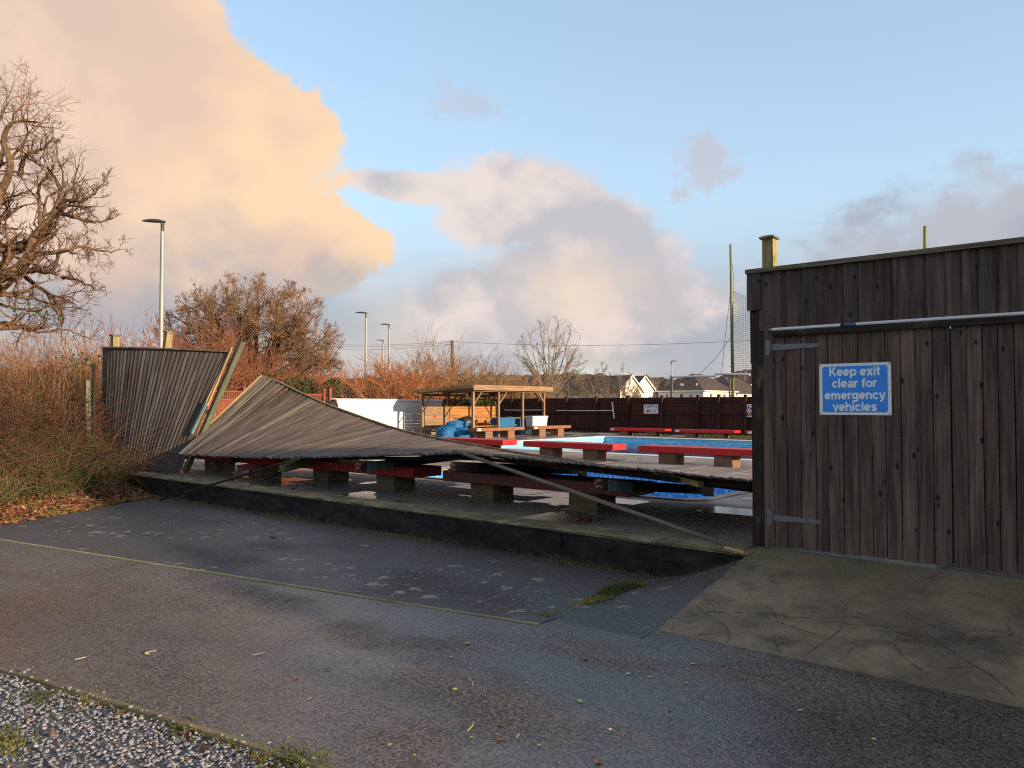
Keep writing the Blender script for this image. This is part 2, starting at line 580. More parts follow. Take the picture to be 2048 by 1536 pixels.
v = oc(g)
bt = g.n('TexBrick', {'Vector': g.scl(v, (1, 1, 1), (0, 0, 0), (R(90), 0, 0)), 'Color1': srgb(150, 104, 74), 'Color2': srgb(120, 86, 66), 'Mortar': srgb(130, 120, 105), 'Scale': 1.0, 'Brick Width': .22, 'Row Height': .075, 'Mortar Size': .008}).outputs[0]
finish(g, bt, .9, None, .2)

# tarmac: old bay, smoother damp path
def tarmac(name, dark, light, wet, lichen):
    g = new_mat(name)
    p = wc(g)
    st = g.vor(p, 78.0)
    sc_ = g.vor(p, 78.0, out=1)
    fine = g.noise(p, 260, 2, .6)
    big = g.noise(p, .55, 5, .6)
    mid = g.noise(p, 3.2, 5, .62)
    t = g.m('ADD', g.m('MULTIPLY', g.sep(sc_)[0], .55), g.m('ADD', g.m('MULTIPLY', mid, .35), g.m('MULTIPLY', big, .25)))
    c = g.mix(g.mr(t, .35, .85), dark, light)
    chip = g.m('MULTIPLY', g.mr(g.sep(sc_)[1], .93, .95), g.mr(st, .5, .3))
    c = g.mix(g.m('MULTIPLY', chip, .5), c, srgb(140, 134, 126))
    if lichen:
        # pale crust lichen in two drifts
        xs, ys, _z = g.sep(p)
        def drift(cx, cy, rx, ry, rot=0):
            q = g.n('Mapping', {'Vector': p, 'Location': (cx, cy, 0), 'Rotation': (0, 0, rot), 'Scale': (rx, ry, 1)}, vector_type='TEXTURE').outputs[0]
            a, b, _ = g.sep(q)
            return g.mr(g.m('ADD', g.m('MULTIPLY', a, a), g.m('MULTIPLY', b, b)), 1.0, .2)
        dr = g.m('MAXIMUM', drift(-10.6, 5.25, 2.3, 1.2, R(20)), g.m('MAXIMUM', drift(-5.0, 5.35, 1.7, .9, R(10)), drift(-7.2, 5.0, 1.0, .4, 0)))
        wv = g.vadd(p, g.n('VectorMath', {0: g.noisec(p, 14), 3: .22}, operation='SCALE').outputs[0])
        ld = g.vor(wv, 6.5)
        lr = g.sep(g.vor(wv, 6.5, out=1))
        rad = g.m('MULTIPLY', g.m('POWER', lr[0], 2.5), .50)
        spot = g.mr(g.m('ADD', g.m('SUBTRACT', ld, rad), g.m('MULTIPLY', g.m('SUBTRACT', g.noise(p, 38, 4, .65), .5), .42)), .02, -.03)
        on = g.mr(g.m('ADD', g.m('MULTIPLY', dr, .95), g.m('MULTIPLY', g.m('SUBTRACT', lr[1], .5), .9)), .30, .40)
        lich = g.m('MULTIPLY', g.m('MULTIPLY', spot, on), .72)
        c = g.mix(lich, c, srgb(150, 148, 128))
        sp2 = g.vor(p, 16.0)
        s2r = g.sep(g.vor(p, 16.0, out=1))
        sm = g.m('MULTIPLY', g.mr(g.m('SUBTRACT', sp2, g.m('MULTIPLY', s2r[0], .22)), .02, -.02), g.mr(g.m('ADD', g.m('MULTIPLY', dr, .7), s2r[1]), .96, 1.02))
        c = g.mix(g.m('MULTIPLY', sm, .6), c, srgb(150, 148, 136))
        mo = g.m('MULTIPLY', g.mr(ys, 5.9, 6.8), g.mr(mid, .46, .64))
        c = g.mix(g.m('MULTIPLY', mo, .6), c, srgb(66, 62, 40))
    dampn = g.noise(g.scl(p, (1, 1.6, 1), (3.3, 1.1, 0), (0, 0, R(-11))), .55, 4, .5)
    damp = g.mr(dampn, .32, .58)
    c = g.n('VectorMath', {0: c, 3: g.m('SUBTRACT', 1.0, g.m('MULTIPLY', damp, .30))}, operation='SCALE').outputs[0]
    ro = g.m('ADD', g.m('SUBTRACT', .80, g.m('MULTIPLY', damp, wet)), g.m('MULTIPLY', g.m('SUBTRACT', mid, .5), .10))
    h = g.m('ADD', g.m('MULTIPLY', g.m('SUBTRACT', 1.0, st), 1.0), g.m('MULTIPLY', fine, .5))
    nb = g.n('Bump', {'Strength': g.m('SUBTRACT', .60, g.m('MULTIPLY', damp, .22)), 'Distance': .006, 'Height': h}).outputs[0]
    finish(g, c, ro, nb, g.m('ADD', .40, g.m('MULTIPLY', damp, .5)))
tarmac('old_tarmac', srgb(46, 44, 43), srgb(82, 78, 75), .26, True)
tarmac('path_tarmac', srgb(62, 56, 52), srgb(122, 109, 100), .54, False)

g = new_mat('ramp_concrete')
p = wc(g)
n1 = g.noise(p, 1.2, 6, .62)
n2 = g.noise(p, 9, 5, .65)
n3 = g.noise(p, 160, 2, .6)
c = g.mix(g.mr(n1, .32, .68), srgb(80, 69, 57), srgb(136, 119, 97))
c = g.mix(g.mr(n2, .35, .75, 0, .45), c, srgb(86, 80, 72))
xs, ys, zs = g.sep(p)
moss = g.m('MULTIPLY', g.mr(ys, 6.2, 7.0), g.mr(g.noise(p, 2.4, 6, .66), .40, .62))
stn = g.mr(g.noise(g.scl(p, (1, 1.6, 1), (4.2, 1.5, 0)), 1.7, 6, .62), .52, .66)
c = g.mix(g.m('MULTIPLY', stn, .6), c, srgb(52, 46, 39))
c = g.mix(g.m('MULTIPLY', moss, .75), c, srgb(84, 84, 44))
sp = g.vor(p, 14)
sr = g.sep(g.vor(p, 14, out=1))
c = g.mix(g.m('MULTIPLY', g.mr(g.m('SUBTRACT', sp, g.m('MULTIPLY', sr[0], .16)), .02, -.02), g.mr(sr[1], .80, .82, 0, .6)), c, srgb(140, 132, 112))
c = g.mix(g.m('MULTIPLY', g.mr(g.sep(g.vor(p, 120, out=1))[0], .9, .93), .35), c, srgb(140, 132, 122))
groove_tone = g.n('Attribute', attribute_name='groove_tone').outputs['Fac']
c = g.mix(g.m('MULTIPLY', groove_tone, g.mr(n2, .3, .62, .1, .75)), c, srgb(40, 36, 30))  # darker tone along the scored grooves, following their depth
finish(g, c, g.m('ADD', .62, g.m('MULTIPLY', n2, .3)), g.bump(g.m('ADD', n2, g.m('MULTIPLY', n3, .6)), .45, .006), .35)

g = new_mat('deck_slab')
p = wc(g)
r = rnd(g)
n1 = g.noise(p, 1.4, 6, .6)
n2 = g.noise(p, 12, 5, .65)
c = g.mix(g.mr(n1, .3, .7), srgb(118, 108, 98), srgb(160, 148, 134))
c = g.n('VectorMath', {0: c, 3: g.m('ADD', .84, g.m('MULTIPLY', r, .3))}, operation='SCALE').outputs[0]
c = g.mix(g.mr(n2, .5, .75, 0, .4), c, srgb(92, 88, 76))
ys = g.sep(p)[1]
c = g.mix(g.m('MULTIPLY', g.mr(ys, 10.0, 7.6), g.mr(n1, .36, .62, .35, .85)), c, srgb(66, 64, 50))
wet = g.mr(g.m('ADD', g.noise(p, .7, 4, .5), g.m('MULTIPLY', g.m('SUBTRACT', r, .5), .55)), .58, .62)
c = g.mix(g.m('MULTIPLY', wet, .5), c, g.n('VectorMath', {0: c, 3: .6}, operation='SCALE').outputs[0])
finish(g, c, g.m('SUBTRACT', .78, g.m('MULTIPLY', wet, .62)), g.bump(n2, .3, .004), .45)

g = new_mat('deck_bed')
finish(g, g.mix(g.noise(wc(g), 5, 4), srgb(60, 58, 46), srgb(88, 84, 66)), .95, None, .2)

g = new_mat('edge_stone')
p = wc(g)
n1 = g.noise(p, 2.2, 6, .65)
n2 = g.noise(p, 20, 5, .65)
c = g.mix(g.mr(n1, .35, .66), srgb(92, 86, 68), srgb(140, 130, 106))
c = g.mix(g.mr(g.noise(p, 5, 6, .7), .46, .62, 0, .75), c, srgb(96, 98, 56))
finish(g, c, .9, g.bump(n2, .5, .01), .2)

g = new_mat('black_wall')
p = wc(g)
n1 = g.noise(g.scl(p, (1, 1, 2.5)), 3.0, 6, .65)
n2 = g.noise(p, 26, 5, .7)
c = g.mix(g.mr(n1, .35, .7), srgb(20, 19, 18), srgb(54, 49, 44))
zz = g.sep(p)[2]
c = g.mix(g.m('MULTIPLY', g.mr(g.noise(p, 6, 5, .7), .45, .6), g.mr(zz, .10, -.01, 0, .7)), c, srgb(70, 72, 40))
fl = g.mr(g.noise(g.scl(p, (2.2, 2.2, 9)), 5, 4, .7), .66, .72)
c = g.mix(g.m('MULTIPLY', fl, .5), c, srgb(74, 68, 58))
pale = g.mr(g.vor(p, 11), .10, .06)
c = g.mix(g.m('MULTIPLY', pale, g.mr(g.sep(g.vor(p, 11, out=1))[0], .8, .84, 0, .7)), c, srgb(120, 116, 104))
finish(g, c, .8, g.bump(g.m('ADD', n1, n2), .7, .012), .3)

g = new_mat('white_wall')
p = wc(g)
n1 = g.noise(p, 1.1, 6, .6)
c = g.mix(g.mr(n1, .35, .75), srgb(206, 204, 200), srgb(222, 220, 215))
xs, ys, zs = g.sep(p)
blk = g.n('TexBrick', {'Vector': g.n('CombineXYZ', {0: ys, 1: zs, 2: 0.0}).outputs[0], 'Color1': (1, 1, 1), 'Color2': (1, 1, 1), 'Mortar': (0, 0, 0), 'Scale': 1.0, 'Brick Width': .45, 'Row Height': .225, 'Mortar Size': .006}).outputs[1]
st = g.mr(g.noise(g.scl(p, (3, 3, .5)), 2.0, 5, .65), .58, .75)
c = g.mix(g.m('MULTIPLY', st, .25), c, srgb(170, 164, 150))
finish(g, c, .75, g.bump(blk, -.35, .006), .3)

# pool
plain('pool_white', srgb(222, 224, 222), .5, .06, 4, .4)
g = new_mat('pool_tile')
p = wc(g)
n = g.noise(p, 1.6, 5, .6)
finish(g, g.mix(g.mr(n, .3, .7), srgb(96, 186, 226), srgb(140, 212, 236)), .35, None, .5)
g = new_mat('pool_wave_tile')
p = wc(g)
xs, ys, zs = g.sep(p)
n = g.noise(g.scl(p, (1, 1, 6)), 4.0, 3, .5)
finish(g, g.mix(g.mr(n, .46, .56), srgb(104, 196, 240), srgb(150, 222, 248)), .3, None, .5)
g = new_mat('mosaic')
p = wc(g)
q = g.n('VectorMath', {0: g.scl(p, (18, 18, 18))}, operation='FLOOR').outputs[0]
wn = g.n('TexWhiteNoise', {0: q}).outputs[0]
c = g.ramp(wn, [(0, srgb(72, 150, 236)), (.45, srgb(104, 184, 250)), (.8, srgb(146, 208, 252)), (.95, srgb(200, 232, 254))], 'CONSTANT')
finish(g, c, .25, None, .5)
g = new_mat('pool_water')
p = wc(g)
n = g.noise(g.scl(p, (1, 2.2, 1)), 2.6, 4, .5)
nb = g.bump(n, .10, .05)
gl = g.n('BsdfGlossy', {'Color': (1, 1, 1), 'Roughness': .03, 'Normal': nb})
tr = g.n('BsdfTransparent', {'Color': (.62, .86, .94)})
fr = g.n('Fresnel', {'IOR': 1.33, 'Normal': nb})
mx = g.n('MixShader', {0: fr.outputs[0], 1: tr.outputs[0], 2: gl.outputs[0]})
g.n('OutputMaterial', {0: mx.outputs[0]})

# plants and soils
def bark(name, a, b, scale=8.0):
    g = new_mat(name)
    p = wc(g)
    n = g.noise(p, scale, 5, .6)
    n2 = g.noise(p, scale * .12, 3, .5)
    c = g.mix(g.mr(g.m('ADD', g.m('MULTIPLY', n, .6), g.m('MULTIPLY', n2, .4)), .35, .65), a, b)
    finish(g, c, .9, None, .15)
bark('oak_bark', srgb(76, 62, 48), srgb(126, 104, 78))
bark('oak_twig', srgb(82, 62, 48), srgb(122, 94, 70), 2)
bark('oak_far_twig', srgb(110, 86, 64), srgb(150, 118, 88), 1)
bark('red_twig', srgb(112, 72, 54), srgb(156, 104, 76), 1)
bark('orange_twig', srgb(136, 84, 56), srgb(180, 122, 82), 1)
bark('tan_twig', srgb(126, 100, 70), srgb(172, 140, 100), 1)
bark('grey_bark', srgb(104, 90, 72), srgb(152, 132, 104))
bark('dry_stem', srgb(124, 90, 62), srgb(172, 130, 94), 2)
bark('bramble', srgb(72, 52, 42), srgb(118, 88, 66), 3)
bark('straw', srgb(118, 102, 70), srgb(164, 146, 102), 3)
bark('pale_stem', srgb(120, 112, 78), srgb(160, 150, 108), 6)
bark('green_leaf', srgb(30, 48, 20), srgb(70, 88, 38), 4)
bark('ivy_leaf', srgb(34, 44, 22), srgb(64, 74, 34), 3)
bark('evergreen_leaf', srgb(36, 48, 28), srgb(78, 84, 46), 1)
bark('grass_blade', srgb(56, 70, 34), srgb(98, 104, 56), 5)
bark('moss', srgb(84, 96, 30), srgb(140, 132, 52), 9)
bark('yellow_grass', srgb(104, 96, 50), srgb(146, 134, 76), 6)
g = new_mat('dead_leaf')
v = wc(g)
c = g.ramp(g.sep(g.n('TexWhiteNoise', {0: g.n('VectorMath', {0: g.scl(v, (14, 14, 14))}, operation='FLOOR').outputs[0]}).outputs[1])[0],
           [(0, srgb(70, 46, 34)), (.35, srgb(106, 68, 48)), (.7, srgb(132, 88, 60)), (1, srgb(164, 120, 84))])
finish(g, c, .7, None, .3)
for nm, cc in (('yellow_leaf', srgb(206, 190, 96)), ('brown_leaf', srgb(132, 82, 50)), ('lime_leaf', srgb(158, 178, 70)), ('pale_twig', srgb(176, 160, 130))):
    plain(nm, cc, .6, .2, 40, .3)
g = new_mat('bank_soil')
p = wc(g)
n = g.noise(p, 3, 6, .65)
n2 = g.noise(p, 30, 4, .65)
c = g.mix(g.mr(n, .35, .65), srgb(70, 56, 40), srgb(92, 86, 50))
c = g.mix(g.mr(n2, .4, .7, 0, .6), c, srgb(110, 84, 56))
finish(g, c, .95, g.bump(n2, .6, .02), .15)
g = new_mat('field')
p = wc(g)
n = g.noise(p, .05, 6, .6)
n2 = g.noise(p, 2, 5, .6)
finish(g, g.mix(g.mr(g.m('ADD', g.m('MULTIPLY', n, .6), g.m('MULTIPLY', n2, .4)), .35, .65), srgb(82, 84, 50), srgb(118, 108, 70)), .95, None, .15)
g = new_mat('wooded_hill')
p = wc(g)
n = g.noise(g.scl(p, (1, 1, 2)), .06, 6, .7)
n2 = g.noise(p, .9, 3, .6)
c = g.mix(g.mr(n, .36, .64), srgb(92, 72, 62), srgb(134, 108, 90))
c = g.mix(g.mr(n2, .4, .7, 0, .5), c, srgb(78, 70, 62))
finish(g, c, 1.0, None, .05)
g = new_mat('gravel_stone')
v = g.n('NewGeometry').outputs['Random Per Island']
c = g.ramp(v, [(0, srgb(116, 118, 122)), (.3, srgb(138, 142, 148)), (.55, srgb(156, 160, 166)), (.74, srgb(130, 129, 129)), (.86, srgb(148, 136, 126)), (.94, srgb(176, 178, 180)), (1, srgb(154, 120, 98))])
n = g.noise(wc(g), 90, 4, .65)
c = g.mix(g.mr(n, .35, .75), g.n('VectorMath', {0: c, 3: .72}, operation='SCALE').outputs[0], c)
finish(g, c, .62, g.bump(n, .3, .003), .4)
g = new_mat('gravel_bed')
p = wc(g)
d = g.vor(p, 55)
c = g.mix(g.mr(d, .2, .6), srgb(134, 131, 128), srgb(96, 92, 88))
finish(g, c, .9, None, .2)

# metal, sign, house, cloth
plain('galvanised', srgb(112, 116, 118), .5, .15, 30, .5, .6, .2)
plain('lamp_metal', srgb(150, 148, 140), .5, .1, 6, .5, .3)
plain('lamp_head', srgb(60, 62, 66), .45, .1, 10, .5, .3)
plain('sign_white', srgb(226, 228, 230), .4, .06, 8, .45)
plain('sign_blue', srgb(34, 140, 236), .35, .08, 6, .5)
plain('sign_red', srgb(176, 38, 40), .4, .08, 8, .45)
plain('sign_maroon', srgb(128, 40, 48), .4, .08, 8, .45)
plain('sign_black', srgb(22, 22, 24), .5, .1, 8, .4)
plain('letter_white', srgb(232, 234, 234), .5, .05, 30, .4)
plain('white_plastic', srgb(216, 216, 214), .4, .08, 5, .45)
plain('blue_plastic', srgb(36, 96, 140), .45, .15, 5, .45)
plain('container_paint', srgb(92, 112, 122), .5, .1, 2, .4)
plain('grey_plastic', srgb(206, 208, 210), .45, .12, 9, .45)
plain('blue_tarp', srgb(22, 92, 140), .62, .3, 5, .3, 0, .4)
plain('dark_bag', srgb(34, 34, 44), .5, .3, 6, .5)
plain('house_render', srgb(236, 228, 208), .9, .06, 1.0, .2)
plain('house_shaded', srgb(204, 208, 214), .9, .05, 1.0, .2)  # house walls greyed on the side away from the sun, shade in the colour
plain('house_white', srgb(236, 234, 228), .7, .05, 2.0, .3)
plain('house_glass', srgb(60, 66, 76), .15, .2, 3, .6)
g = new_mat('roof_tile')
v = wc(g)
n = g.noise(v, .8, 5, .6)
wv_ = g.n('TexWave', {'Vector': v, 'Scale': 1.6, 'Distortion': .5}, wave_type='BANDS', bands_direction='Z').outputs[1]
finish(g, g.mix(g.mr(g.m('ADD', g.m('MULTIPLY', n, .7), g.m('MULTIPLY', wv_, .3)), .3, .7), srgb(62, 52, 50), srgb(92, 78, 72)), .9, None, .2)
plain('wire_black', srgb(40, 40, 44), .6, .05, 4, .3)
plain('net_cord', srgb(90, 100, 84), .7, .1, 4, .3)
plain('chain_wire', srgb(132, 138, 138), .55, .05, 4, .4, .4)
g = new_mat('striped_cloth')
v = oc(g)
xs, ys, zs = g.sep(v)
c = g.ramp(g.m('FRACT', g.m('MULTIPLY', ys, 5.0)), [(0, srgb(170, 40, 56)), (.3, srgb(214, 206, 200)), (.5, srgb(40, 56, 110)), (.8, srgb(214, 206, 200))], 'CONSTANT')
finish(g, c, .8, None, .2)

# ------------------------------------------------------------------ plank boards (local Z along the board)
_BOARD = {}
def board_mesh(w, t, L, wedge, seed, mat, seg=4):
    key = (round(w, 3), round(t, 3), round(L, 2), wedge, seed, mat)
    if key in _BOARD:
        return _BOARD[key]
    rg = random.Random(hash((seed, round(w, 3), round(L, 2))) & 0xffff)
    me = bpy.data.meshes.new('board')
    V, Fs = [], []
    bow, bx = rg.uniform(-.004, .004), rg.uniform(-.003, .003)
    e0, e1 = rg.uniform(-.004, .004), rg.uniform(-.004, .004)
    for k in range(seg + 1):
        z = L * k / seg
        s = math.sin(math.pi * k / seg)
        jx, jy = bx * s + rg.uniform(-.0012, .0012), bow * s
        sk = (e0 if k == 0 else e1 if k == seg else 0)
        V += [(-w / 2 + jx, -t + jy, z + sk), (w / 2 + jx, -t * (1 - wedge) + jy, z - sk), (w / 2 + jx, jy, z - sk), (-w / 2 + jx, jy, z + sk)]
    for k in range(seg):
        a = 4 * k
        for j in range(4):
            b, c = a + j, a + (j + 1) % 4
            Fs.append((b, c, c + 4, b + 4))
    Fs.append((3, 2, 1, 0))
    n = 4 * seg
    Fs.append((n, n + 1, n + 2, n + 3))
    me.from_pydata(V, [], Fs)
    me.materials.append(MATS[mat])
    me.update()
    _BOARD[key] = me
    return me

def plank(name, p0, p1, face, w, t, mat, parent, wedge=0.0, seed=0, tilt=0.0):
    """board from p0 to p1; 'face' is the way its outer face looks; outer face is local -Y"""
    p0, p1 = Vector(p0), Vector(p1)
    z = (p1 - p0)
    L = z.length
    z.normalize()
    y = -Vector(face)
    y = (y - z * y.dot(z)).normalized()
    x = y.cross(z)
    if tilt:
        m = Matrix.Rotation(tilt, 3, z)
        x, y = m @ x, m @ y
    o = bpy.data.objects.new(name, board_mesh(w, t, L, wedge, seed, mat))
    M4 = Matrix((x, y, z)).transposed().to_4x4()
    M4.translation = p0 - base_of(parent)
    link(o, parent)
    o.matrix_local = M4
    BASE[o.name] = base_of(parent)
    return o

def text_mesh(name, body, size, mat, parent, loc, rot, bold=0.0, align='CENTER', depth=.001):
    cu = bpy.data.curves.new(name, 'FONT')
    cu.body = body
    cu.size = size
    cu.align_x = align
    cu.align_y = 'CENTER'
    cu.offset = bold
    cu.extrude = depth
    cu.resolution_u = 3
    tmp = bpy.data.objects.new(name + '_tmp', cu)
    COL.objects.link(tmp)
    dg = bpy.context.evaluated_depsgraph_get()
    me = bpy.data.meshes.new_from_object(tmp.evaluated_get(dg))
    bpy.data.objects.remove(tmp)
    bpy.data.curves.remove(cu)
    me.materials.clear()
    me.materials.append(MATS[mat])
    o = bpy.data.objects.new(name, me)
    link(o, parent)
    o.location = Vector(loc) - base_of(parent)
    o.rotation_euler = rot
    return o

# ================================================================== SETTING
DECK = .36
rs = np.random.RandomState(7)
rg = random.Random(5)

def frame_sheet(name, outer, hole, z, mat, kind='structure'):
    X0, X1, Y0, Y1 = outer
    x0, x1, y0, y1 = hole
    V = [(X0, Y0, z), (X1, Y0, z), (X1, Y1, z), (X0, Y1, z), (x0, y0, z), (x1, y0, z), (x1, y1, z), (x0, y1, z)]
    mb = MB().add(V, [(0, 1, 5, 4), (1, 2, 6, 5), (2, 3, 7, 6), (3, 0, 4, 7)])
    return tag(mb.build(name, mat), kind=kind)

frame_sheet('ground', (-2500, 2500, -2500, 2500), (-27, 14, 6.85, 33), -.03, 'field')

lowY = lambda x: 2.82 + .1916 * x
upY = lambda x: 5.468 + .191 * x
path = MB().add([(-60, lowY(-60), 0), (7, lowY(7), 0), (7, 6.84, 0), (-60, 6.84, 0)], [(0, 1, 2, 3)]).build('path', 'path_tarmac')
tag(path, kind='structure')
bay = MB().add([(-12.9, upY(-12.9) + .02, .005), (-3.78, upY(-3.78) + .02, .005), (-3.6, 6.85, .005), (-15.2, 6.85, .005)], [(0, 1, 2, 3)]).build('parking_bay', 'old_tarmac')
tag(bay, kind='structure')

# gravel strip by the camera
grv = MB().add([(-16, lowY(-16), -.012), (-16, lowY(-16) - 9, -.012), (5, lowY(5) - 9, -.012), (5, lowY(5), -.012)], [(0, 1, 2, 3)]).build('gravel_bed', 'gravel_bed')
tag(grv, kind='structure')
# timber edging boards
k = thing('timber_edging', 'weathered timber edging board between the gravel and the tarmac path', 'edging', (-6, lowY(-6), 0))
xx = -16.0
while xx < 2:
    L = 3.0
    plank('board', (xx, lowY(xx) - .015, -.038), (xx + L - .012, lowY(xx + L - .012) - .015, -.038), (0, 0, 1), .045, .06, 'edging_wood', k, seed=int(xx * 3) % 5)
    xx += L
k = thing('timber_edging', 'thin yellowish timber strip set flush between path and old parking bay', 'edging', (-6, upY(-6), 0))
xx = -15.6
while xx < -3.9:
    L = min(2.4, -3.75 - xx)
    plank('board', (xx, upY(xx), -.039), (xx + L - .01, upY(xx + L - .01), -.039), (0, 0, 1), .03, .05, 'strip_wood', k, seed=int(xx * 3) % 5)
    xx += L

# ---- concrete ramp up to the gate, arcs scored into it for grip
RZ0, RY0, RY1 = .006, 5.22, 7.02
def ramp_z(Y):
    t = np.clip((np.asarray(Y) - RY0) / (RY1 - RY0), 0, 1)
    return RZ0 + (DECK + .005 - RZ0) * (t * .82 + .18 * t * t * (3 - 2 * t))
def ramp_pt(px, py):
    z = .1
    for _ in range(8):
        q = on_z(px, py, z)
        z = float(ramp_z(q.y))
    return q
arcs = [[(90, 1040), (220, 1025), (310, 1000), (480, 1000), (620, 990)], [(235, 950), (300, 1000), (380, 1045), (430, 1090), (440, 1130), (405, 1180)],
        [(620, 935), (670, 970), (690, 1000), (690, 1040), (740, 1065), (830, 1095), (970, 1140)], [(690, 1020), (800, 1022), (930, 1020), (1080, 1000), (1180, 975), (1215, 955)],
        [(930, 1020), (1000, 1045), (1120, 1060), (1280, 1060), (1400, 1040), (1430, 1022)], [(1045, 840), (1075, 870), (1075, 895), (1045, 930)],
        [(1050, 1060), (1040, 1100), (990, 1140), (900, 1200), (845, 1245)], [(1115, 1195), (1080, 1240), (1030, 1275)],
        [(1280, 1060), (1350, 1100), (1450, 1120), (1580, 1115), (1690, 1090), (1740, 1070)], [(1505, 955), (1560, 1000), (1580, 1015), (1680, 1050), (1740, 1080)],
        [(1380, 1110), (1345, 1150), (1345, 1190), (1390, 1250), (1470, 1310), (1520, 1345)], [(1545, 1120), (1620, 1190), (1740, 1270), (1850, 1330), (1960, 1410), (2000, 1460)],
        [(1950, 970), (1980, 1000), (1965, 1040), (1910, 1070), (1830, 1080)], [(665, 1140), (700, 1180), (715, 1225)], [(300, 955), (400, 940), (470, 910)],
        [(1130, 910), (1200, 950)], [(760, 950), (870, 925), (960, 900)], [(230, 1125), (340, 1115), (420, 1100)], [(1610, 1310), (1700, 1300), (1790, 1300)]]
st_ = .0075
gx = np.arange(-2.99, .3, st_)
gy = np.arange(RY0, RY1 + .075, st_)
GX, GY = np.meshgrid(gx, gy)
wob = np.interp(GY[:, 0], np.linspace(5, 7.2, 40), rs.normal(0, .009, 40))
GZ = ramp_z(GY) + .003
# slow unevenness of hand-laid concrete
for _ in range(9):
    kx, ky, ph = rs.uniform(-5, 5), rs.uniform(-5, 5), rs.uniform(0, 6.3)
    GZ += .0022 * np.sin(kx * GX + ky * GY + ph)
dep = np.zeros_like(GZ)
for a_i, arc in enumerate(arcs):
    pts = np.array([ramp_pt(1300 + .3652 * X, 860 + .3652 * Y)[:2] for X, Y in arc])
    d_ = np.r_[0, np.cumsum(np.linalg.norm(np.diff(pts, axis=0), axis=1))]
    tq = np.arange(0, d_[-1], .006)
    # rounded through the picked points
    px_ = np.interp(tq, d_, pts[:, 0])
    py_ = np.interp(tq, d_, pts[:, 1])
    ker = np.ones(11) / 11
    if len(tq) > 24:
        px_[5:-5] = np.convolve(px_, ker, 'valid')
        py_[5:-5] = np.convolve(py_, ker, 'valid')
    wid = rs.uniform(.0060, .0078)
    for qx, qy, tt in zip(px_, py_, tq / d_[-1]):
        i0, i1 = np.searchsorted(gx, [qx - .04, qx + .04])
        j0, j1 = np.searchsorted(gy, [qy - .04, qy + .04])
        if i1 <= i0 or j1 <= j0:
            continue
        r2 = (GX[j0:j1, i0:i1] - qx) ** 2 + (GY[j0:j1, i0:i1] - qy) ** 2
        amp = .006 * min(1, 6 * tt + .3, 6 * (1 - tt) + .3)
        dep[j0:j1, i0:i1] = np.maximum(dep[j0:j1, i0:i1], amp * np.exp(-r2 / (2 * wid * wid)))
GZ = GZ - dep
GY = GY + np.interp(GX[0], np.linspace(-3, .4, 70), rs.normal(0, .003, 70))[None] * np.clip(1 - (GY - RY0) / .08, 0, 1)
GX = GX + wob[:, None] * np.clip(1 - (GX + 2.99) / .12, 0, 1)
ny, nx = GX.shape
V = np.stack([GX, GY, GZ], -1).reshape(-1, 3)
I = (np.arange(ny - 1)[:, None] * nx + np.arange(nx - 1)[None]).ravel()
Fq = np.stack([I, I + 1, I + nx + 1, I + nx], -1)
# skirt along the open left and front edges
sk0 = len(V)
ledge = np.arange(ny) * nx
lowv = V[ledge].copy(); lowv[:, 2] -= .05; lowv[:, 0] -= .004
fedge = np.arange(nx)
lowf = V[fedge].copy(); lowf[:, 2] -= .03
V2 = np.concatenate([V, lowv, lowf])
F2 = np.stack([ledge[:-1], ledge[1:], sk0 + np.arange(1, ny), sk0 + np.arange(ny - 1)], -1)
F3 = np.stack([fedge[1:], fedge[:-1], sk0 + ny + np.arange(nx - 1), sk0 + ny + np.arange(1, nx)], -1)
groove_dark = np.concatenate([np.clip((dep - .0012) / .004, 0, 1).ravel(), np.zeros(len(V2) - dep.size)])
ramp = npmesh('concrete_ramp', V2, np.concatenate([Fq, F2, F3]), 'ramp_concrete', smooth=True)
at_ = ramp.data.attributes.new('groove_tone', 'FLOAT', 'POINT')
at_.data.foreach_set('value', groove_dark.astype(np.float32))
tag(ramp, kind='structure')
# tarmac fillet on the open flank of the ramp
nu, nv = 24, 50
V = []
for j in range(nv + 1):
    Y = 4.92 + (6.86 - 4.92) * j / nv
    zt = float(ramp_z(Y)) - .012
    for i in range(nu + 1):
        t = i / nu
        X = -3.86 + (.885) * t + .02 * math.sin(3 * Y) * (1 - t)
        V.append((X, Y, .007 + (zt - .007) * (t ** 1.25) * (1 if Y > 5.22 else max(0, (Y - 4.92) / .3)) + rs.normal(0, .0025) - (.012 if j == 0 else .003 if j == 1 else 0)))
I = (np.arange(nv)[:, None] * (nu + 1) + np.arange(nu)[None]).ravel()
tag(npmesh('tarmac_fillet', np.array(V), np.stack([I, I + 1, I + nu + 2, I + nu + 1], -1), 'old_tarmac', smooth=True), kind='structure')

# ---- pool terrace: bed, slabs, edge stones, black retaining wall
MP = (-18.7, 12.0, 18.5, 28.2)      # main pool
LP = (-11.6, -5.1, 10.0, 13.3)    # learner pool
deck = MB()
zt = .318
X0, X1, Y0, Y1 = -27.0, 14.0, 6.93, 33.0
for (a, b, c, d) in ((X0, X1, Y0, LP[2] - .3), (X0, LP[0] - .3, LP[2] - .3, LP[3] + .3), (LP[1] + .3, X1, LP[2] - .3, LP[3] + .3), (X0, X1, LP[3] + .3, 18.05)):
    deck.box(a, b, c, d, -.2, zt)
terrace = deck.build('pool_terrace', 'deck_bed')
tag(terrace, kind='structure')
far = MB()
for (a, b, c, d) in ((X0, MP[0] - .35, 18.05, Y1), (MP[0] - .35, X1, MP[3] + .35, Y1), (MP[0] - .35, X1, 18.05, MP[2] - .35)):
    far.box(a, b, c, d, -.2, DECK)
far_o = far.build('far_paving', 'deck_slab', terrace)
